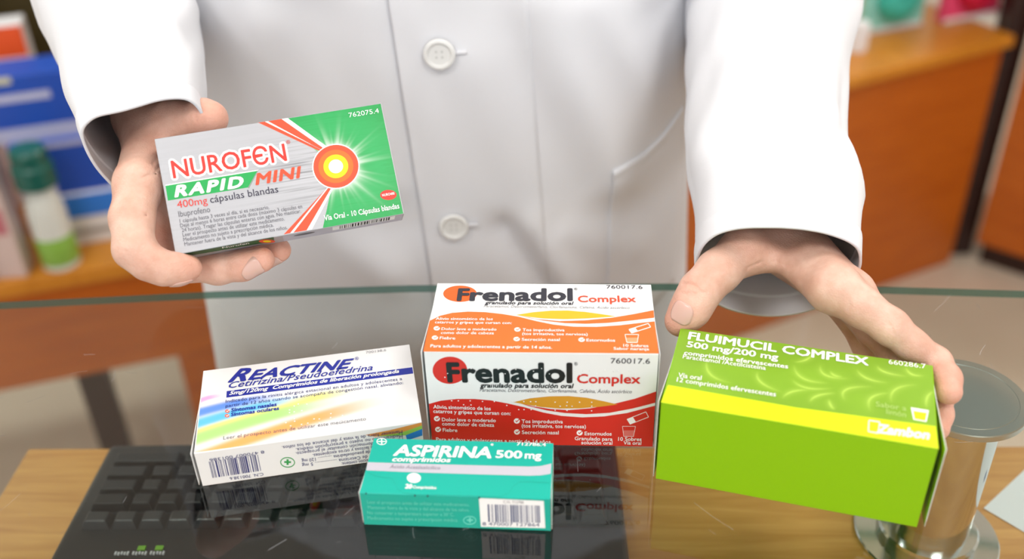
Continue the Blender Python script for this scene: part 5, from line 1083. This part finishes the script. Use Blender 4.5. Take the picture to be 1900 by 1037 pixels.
# trunk, arms, legs and head: one coarser skin closed into the same mesh
xc, yc = -60., 800.
elA, elB = at(205, -90, 745), at(1420, -90, 790)
BODY = [[((-125, yc, -150), 100), ((-130, yc, 100), 92), ((-125, yc, 330), 92)], [((5, yc, -150), 100), ((10, yc, 100), 92), ((5, yc, 330), 92)],
        [((-195, yc+5, 362), 38), ((-60, yc, 410), 44), ((75, yc+5, 362), 38)], [((-60, yc, 420), 56), ((-60, yc-20, 520), 54)],
        [((-212, yc, 355), 40), (elA, 34), (at(280, 165, 662), 25)], [((92, yc, 355), 40), (elB, 34), (at(1441, 395, 665), 24)],
        [((-140, yc, -160), 92), ((-145, yc, -560), 58), ((-150, yc+10, -985), 40), ((-152, yc-120, -1025), 22)], [((20, yc, -160), 92), ((25, yc, -560), 58), ((30, yc+10, -985), 40), ((32, yc-120, -1025), 22)]]
HEAD = [[((-60, yc-22, 630), 84), ((-60, yc+5, 640), 84)], [((-60, yc-68, 560), 40), ((-60, yc-30, 590), 62)], [((-60, yc-104, 618), 8), ((-60, yc-120, 594), 11)],
        [((-80, yc-102, 566), 6), ((-40, yc-102, 566), 6)], [((-148, yc-10, 605), 12), ((-150, yc-4, 625), 15)], [((28, yc-10, 605), 12), ((30, yc-4, 625), 15)]]
def fbody(P):
    out = None
    for c in BODY: q = chain(P, c, 20); out = q if out is None else smin(out, q, 30)
    for c in HEAD: out = smin(out, chain(P, c, 10), 12)
    return out
Vb, Qb = nets(fbody, (-360, 480, -1056), (260, 960, 740), 9.0)
V = np.concatenate(HV+[Vb]); F = np.concatenate(HF+[Qb+nh])
body = mesh_obj('body', V-POFF, F.tolist(), M_skin, person, True)
flush = np.zeros(len(V), np.float32)
for p in tips: flush[:nh] = np.maximum(flush[:nh], .75*np.exp(-(np.linalg.norm(V[:nh]-p, axis=1)/15)**2))
for p, r, k in [(at(305, 290, 590), 16, .45), (at(300, 440, 580), 14, .6), (at(1290, 530, 575), 10, .35), (at(1575, 480, 590), 16, .35), (at(1430, 505, 595), 16, .3), (at(1620, 625, 575), 14, .6)]:
    flush[:nh] = np.maximum(flush[:nh], k*np.exp(-(np.linalg.norm(V[:nh]-p, axis=1)/r)**2))
fa = body.data.attributes.new('flush', 'FLOAT', 'POINT'); fa.data.foreach_set('value', flush)
def nail(hnd, c, axis, inward, wd, ln):
    inward = inward/np.linalg.norm(inward); axis = axis-inward*(axis@inward); axis /= np.linalg.norm(axis); side = np.cross(inward, axis)
    n1, n2 = 12, 12; V = []; 
    for i in range(n1+1):
        for j in range(n2+1):
            a, b = i/n1*2-1, j/n2*2-1
            taper = (1-abs(a)**3.2*.75)**.5 if a < 0 else (1-abs(a)**2.6*.8)**.5
            p = c+axis*a*ln/2+side*b*wd/2*taper-inward*14
            for it in range(14):
                d = hnd.one(p)
                if d < .05: break
                p = p+inward*min(d, 3)*.9
            V.append(p-inward*(.35*(1-.6*max(abs(a), abs(b))**4)))
    F = []
    for i in range(n1):
        for j in range(n2):
            k = i*(n2+1)+j; F.append((k, k+1, k+n2+2, k+n2+1))
    o = mesh_obj('nail', np.array(V)-POFF, F, M_nail, body, True)
    s = o.modifiers.new('thick', 'SOLIDIFY'); s.thickness = .0005; s.offset = 0
R_, U_, D_ = RM
nail(B, at(1264, 580, 576), at(1262, 596, 586)-at(1284, 560, 585), D_*.75+R_*.62-U_*.25, 12.5, 12)
nail(A, at(338, 506, 562), at(350, 497, 566)-at(304, 499, 557), D_*.2+U_*1.0, 9.5, 11.5)
nail(A, at(472, 484, 580), at(486, 479, 580)-at(440, 491, 584), D_*.38+U_*.95, 10, 11.5)
nail(A, at(508, 470, 598), at(517, 464, 597)-at(470, 481, 602), D_*.5+U_*.9, 9.5, 11)
hair_f = lambda P: smax(smin(seg(P, (-60, yc-12, 645), (-60, yc+15, 640), 92, 92), seg(P, (-60, yc+40, 600), (-60, yc+50, 560), 60, 50), 30), -seg(P, (-60, yc-140, 590), (-60, yc-100, 590), 95, 78), 8)
Vh, Qh = nets(hair_f, (-170, 650, 480), (50, 920, 750), 8.0)
mesh_obj('hair', Vh-POFF, Qh.tolist(), mat('dark_brown_hair', (.035, .022, .015), .5), person, True)
for sx in (-1, 1):
    o = lathe('eye', [(.5, -11), (8, -8), (11, 0), (8, 8), (.5, 11)], mat('eye_white', (.75, .74, .72), .2), person, 16); o.location = ((sx*32)/1000, -.095, 1.675); o.rotation_euler = (math.pi/2, 0, 0); lathe('iris', [(.3, 9.6), (5.6, 9.6), (5.4, 10.4), (.3, 11.3)], mat('brown_iris', (.04, .022, .012), .15), o, 16)
# trousers and shoes
def ftr(P): return np.minimum(chain(P, [((-140, yc, -170), 100), ((-145, yc, -560), 72), ((-150, yc+8, -960), 58)], 20), chain(P, [((20, yc, -170), 100), ((25, yc, -560), 72), ((30, yc+8, -960), 58)], 20))
Vt, Qt = nets(ftr, (-290, 660, -1020), (170, 930, -50), 10.0)
mesh_obj('trousers', Vt-POFF, Qt.tolist(), mat('dark_trousers', (.03, .033, .045), .8), person, True)
for x in (-152, 32):
    Vs, Qs = nets(lambda P: np.maximum(smin(seg(P, (x, yc+30, -1010), (x, yc-150, -1018), 48, 38), seg(P, (x, yc+15, -975), (x, yc+10, -990), 48, 48), 15), -(P[..., 2]+1049)), (x-70, yc-220, -1056), (x+70, yc+110, -910), 8.0)
    mesh_obj('shoe', Vs-POFF, Qs.tolist(), mat('black_shoe', (.015, .015, .016), .4), person, True)

# lab coat
PEXP = 2.7
def prof(z):
    a = np.interp(z, [-560, -250, 0, 200, 330, 420, 450, 470], [250, 226, 214, 205, 200, 178, 120, 80])
    b = np.interp(z, [-560, -250, 0, 200, 330, 420, 450, 470], [160, 138, 122, 128, 126, 100, 80, 70]); return a, b
def seam(z): return np.interp(z, [-500, -50, 230, 450], [-50, -63, -78, -85])
RIDGES = [((1010, 0), (1150, 330), 9, 26), ((1120, 0), (1262, 230), 8, 22), ((900, 120), (985, 380), 3.5, 26), ((940, 430), (1010, 540), -6, 12), ((985, 420), (1060, 520), 4, 14), ((480, 60), (440, 360), 4, 24), ((560, 30), (520, 250), -4, 26), ((1060, 430), (1180, 480), 3, 16), ((690, 0), (730, 330), 3, 18), ((600, 420), (720, 500), 4, 18), ((1230, 60), (1275, 240), -8, 18)]
RID = []
for p0, p1, am, wd in RIDGES:
    q0, q1 = ony(*p0, 676), ony(*p1, 680); RID.append((np.array([q0[0], q0[2]]), np.array([q1[0], q1[2]]), am, wd))
def fold(x, z):
    d = 9*(vnoise(x/75+3.3, z/260+5, 21)-.5)+5.0*(vnoise(x/38+z/160+9, z/190+2, 22)-.5)+1.6*(vnoise(x/16+z/60+40, z/40+40, 23)-.5)
    for q0, q1, am, wd in RID:
        e = q1-q0; L2 = e@e; t_ = np.clip(((x-q0[0])*e[0]+(z-q0[1])*e[1])/L2, 0, 1)
        dd = np.hypot(x-q0[0]-t_*e[0], z-q0[1]-t_*e[1]); d = d+1.7*am*np.exp(-(dd/wd)**2)
    return d
def coat_y(x, z):                        # front surface
    a, b = prof(z); X = np.clip(np.abs((x-xc)/a), 0, .999)
    return yc-b*(1-X**PEXP)**(1/PEXP)-fold(x, z)*(1-X**6)
NZ, NT_ = 150, 420
zs = np.linspace(-540, 468, NZ); V = np.zeros((NZ, NT_, 3))
tt = np.linspace(0, 2*math.pi, NT_, endpoint=False)
for i, z in enumerate(zs):
    a, b = prof(z); c, s = np.cos(tt), np.sin(tt)
    x = xc+a*np.sign(c)*np.abs(c)**(2/PEXP); y = yc+b*np.sign(s)*np.abs(s)**(2/PEXP)
    fr = s < 0; y[fr] = coat_y(x[fr], np.full(fr.sum(), z))
    V[i, :, 0] = x; V[i, :, 1] = y; V[i, :, 2] = z
idx = np.arange(NZ*NT_).reshape(NZ, NT_); nx = np.roll(idx, -1, 1)
F = np.stack([idx[:-1], nx[:-1], nx[1:], idx[1:]], -1).reshape(-1, 4)
coat = mesh_obj('lab_coat', V.reshape(-1, 3)-POFF, F.tolist(), M_cloth, person, True); coat['label'] = 'white cotton lab coat buttoned down the front'
s_ = coat.modifiers.new('thick', 'SOLIDIFY'); s_.thickness = .0015; s_.offset = -1
# collar
lathe('collar', [(86, 452), (84, 470), (74, 505), (80, 500), (96, 466), (92, 450)], M_cloth, coat, 48, center=(xc-POFF[0], 0, 1050))
# pocket, its curved top edge hemmed
PK = [(1135, 300), (1160, 294), (1200, 290), (1240, 274), (1284, 246)]
pw = [ony(*p, 690) for p in PK]; px_, pz_ = [q[0] for q in pw], [q[2] for q in pw]
xs = np.linspace(px_[0], px_[-1]+2, 40); V = []; nrow = 30
for x in xs:
    zt = np.interp(x, px_, pz_)
    for r in range(nrow+1):
        tq = r/nrow; z = zt-1.2*(r > 0)-(155*tq**1.6); out_ = 3.4 if 0 < r < 4 else (2.4 if r >= 4 else .3)
        V.append((x, float(coat_y(np.array([x]), np.array([z]))[0])-out_, z))
F = [(i*(nrow+1)+r, i*(nrow+1)+r+1, (i+1)*(nrow+1)+r+1, (i+1)*(nrow+1)+r) for i in range(39) for r in range(nrow)]
pk = mesh_obj('pocket', np.array(V)-POFF, F, M_cloth, coat, True); s_ = pk.modifiers.new('thick', 'SOLIDIFY'); s_.thickness = .0022; s_.offset = -1
# the overlapping front edge
V = []; zr = np.linspace(-530, 420, 120); nc = 26
for z in zr:
    x0 = float(seam(z))
    for j in range(nc):
        e = j/(nc-1); x = x0+92*e**1.3; o_ = 3.6*(1-e)**1.5+.25
        V.append((x, float(coat_y(np.array([x]), np.array([z]))[0])-o_, z))
F = [(i*nc+j, i*nc+j+1, (i+1)*nc+j+1, (i+1)*nc+j) for i in range(119) for j in range(nc-1)]
pl = mesh_obj('front_overlap', np.array(V)-POFF, F, M_cloth, coat, True); s_ = pl.modifiers.new('thick', 'SOLIDIFY'); s_.thickness = .0016; s_.offset = -1
# buttons
for (bx_, by_) in ((815, 100), (842, 420)):
    q = ony(bx_, by_, 672)
    for k in range(3): q = ony(bx_, by_, float(coat_y(np.array([q[0]]), np.array([q[2]]))[0])-4.2)
    bt = lathe('button', [(.3, 0), (10.4, 0), (11.2, 1.2), (10.6, 2.6), (9.2, 3.1), (7.9, 2.6), (7.4, 1.7), (.3, 1.6)], M_button, coat, 40)
    bt.location = tuple((q-POFF)/1000); bt.rotation_euler = (math.pi/2, 0, 0)
    bm = bmesh.new()
    for ox in (-2, 2):
        for oz in (-2, 2): bmesh.ops.create_circle(bm, cap_ends=True, radius=.9, segments=10, matrix=Matrix.Translation((q[0]-POFF[0]+ox, q[1]-POFF[1]-1.75, q[2]-POFF[2]+oz)) @ Matrix.Rotation(math.pi/2, 4, 'X'))
    from_bm('button_hole', bm, M_thread, coat)
    bm = bmesh.new(); box_bm(bm, (q[0]-POFF[0]+10, q[1]-POFF[1]+.2, q[2]-POFF[2]-1.3), (q[0]-POFF[0]+19, q[1]-POFF[1]+2.4, q[2]-POFF[2]+1.3)); bevel(from_bm('buttonhole_stitching', bm, M_cloth, coat), .0008)
for zz in (255, -140, -275):
    x = float(np.interp(zz, [-300, 250], [-40, -55])); y = float(coat_y(np.array([x]), np.array([float(zz)]))[0])-4.2
    bt = lathe('button', [(.3, 0), (10.4, 0), (11.2, 1.2), (10.6, 2.6), (9.2, 3.1), (7.9, 2.6), (7.4, 1.7), (.3, 1.6)], M_button, coat, 40)
    bt.location = ((x-POFF[0])/1000, (y-POFF[1])/1000, (zz-POFF[2])/1000); bt.rotation_euler = (math.pi/2, 0, 0)
# sleeves
def sleeve(stations, seed, ridges, lift):
    P = np.array([s[0] for s in stations]); R1 = np.array([s[1] for s in stations]); R2 = np.array([s[2] for s in stations])
    n = len(P); tpar = np.concatenate([[0], np.cumsum(np.linalg.norm(np.diff(P, axis=0), axis=1))]); L = tpar[-1]
    # smooth centre line (Catmull-Rom)
    ts = np.concatenate([np.linspace(0, L-20, 90), np.linspace(L-19, L, 26)]); C_ = []; r1s = []; r2s = []
    for t_ in ts:
        k = min(max(np.searchsorted(tpar, t_)-1, 0), n-2); u = (t_-tpar[k])/(tpar[k+1]-tpar[k])
        def cr(A): 
            p1, p2 = A[k], A[k+1]; m1 = (A[k+1]-A[max(k-1, 0)])/(tpar[k+1]-tpar[max(k-1, 0)])*(tpar[k+1]-tpar[k]); m2 = (A[min(k+2, n-1)]-A[k])/(tpar[min(k+2, n-1)]-tpar[k])*(tpar[k+1]-tpar[k])
            return (2*u**3-3*u**2+1)*p1+(u**3-2*u**2+u)*m1+(-2*u**3+3*u**2)*p2+(u**3-u**2)*m2
        C_.append(cr(P)); r1s.append(float(cr(R1))); r2s.append(float(cr(R2)))
    C_ = np.array(C_); T = np.gradient(C_, ts, axis=0); T /= np.linalg.norm(T, axis=1)[:, None]
    na = 160; al = np.linspace(0, 2*math.pi, na, endpoint=False); V = np.zeros((len(ts), na, 3))
    for i, t_ in enumerate(ts):
        tg = T[i]; e1 = R_-tg*(R_@tg); e1 /= np.linalg.norm(e1); e2 = np.cross(tg, e1); 
        if e2@D_ < 0: e2 = -e2                       # e2 points away from the camera
        rr = 1+0*al; aa = al/(2*math.pi)
        end = sm(L-55, L-20, np.array([t_]))[0]
        d = 1.35*(5.5*(vnoise(np.abs(aa-.5)*9+seed, t_/70+seed+0*aa, seed)-.5)+3.0*(vnoise(np.abs(aa-.5)*16+t_/55, t_/45+seed+0*aa, seed+1)-.5))*(1-.65*end)
        for (a0, t0, a1, t1, am, wd) in ridges:      # a: 0..1 across the front from left to right, t from the cuff upwards
            ax0, ax1 = math.pi+a0*math.pi, math.pi+a1*math.pi
            X = (al)*r1s[i]; e = np.array([(ax1-ax0)*r1s[i], t0-t1]); o_ = np.array([ax0*r1s[i], L-t0]); q = np.stack([X-o_[0], np.full(na, t_)-o_[1]], 1)
            e = np.array([(ax1-ax0)*r1s[i], (L-t1)-(L-t0)]); h_ = np.clip((q@e)/(e@e), 0, 1); dd = np.linalg.norm(q-h_[:, None]*e, axis=1); d = d+am*np.exp(-(dd/wd)**2)
        hem = .9*sm(L-15.6, L-14.6, np.array([t_]))[0]
        c, s = np.cos(al), np.sin(al); pw_ = 2/2.25
        cc = np.sign(c)*np.abs(c)**pw_; ss = np.sign(s)*np.abs(s)**pw_
        kk = lift*sm(L-130, L-10, np.array([t_]))[0]
        V[i] = C_[i]+np.outer(cc*(r1s[i]+d+hem), e1)+np.outer((ss-kk*(np.clip(-cc, 0, 1)**2.5+.8*np.clip(cc, 0, 1)**2))*(r2s[i]+d+hem), e2)
    idx = np.arange(V.shape[0]*na).reshape(-1, na); nx = np.roll(idx, -1, 1)
    F = np.stack([idx[:-1], nx[:-1], nx[1:], idx[1:]], -1).reshape(-1, 4)
    o = mesh_obj('sleeve', V.reshape(-1, 3)-POFF, F.tolist(), M_cloth, coat, True)
    s_ = o.modifiers.new('thick', 'SOLIDIFY'); s_.thickness = .0016; s_.offset = -1
    return o
def st(px, py, d, hw, r2=None):
    r1 = hw*d/FPX; return (at(px, py, d), r1, r2 or r1)
sleeve([((-195, 800, 395), 66, 66), ((-235, 785, 330), 66, 66), st(215, -110, 745, 150), st(221, 0, 705, 136), st(244, 110, 655, 119), st(292, 300, 596, 97, 41)], 31,
       [(.2, 150, .8, 60, 3, 12), (.55, 190, .35, 60, -3, 14), (.9, 120, .6, 40, 3, 10)], .5)
sleeve([((75, 800, 395), 66, 66), ((130, 785, 330), 66, 66), st(1418, -110, 795, 174), st(1424, 0, 750, 156), st(1422, 160, 695, 140), st(1426, 320, 652, 141), st(1436, 509, 605, 140, 42)], 47,
       [(.15, 70, .75, 250, 4.5, 14), (.45, 120, .95, 55, 3, 10), (.1, 200, .5, 240, 4, 12), (.8, 130, .7, 60, -3, 8)], .2)
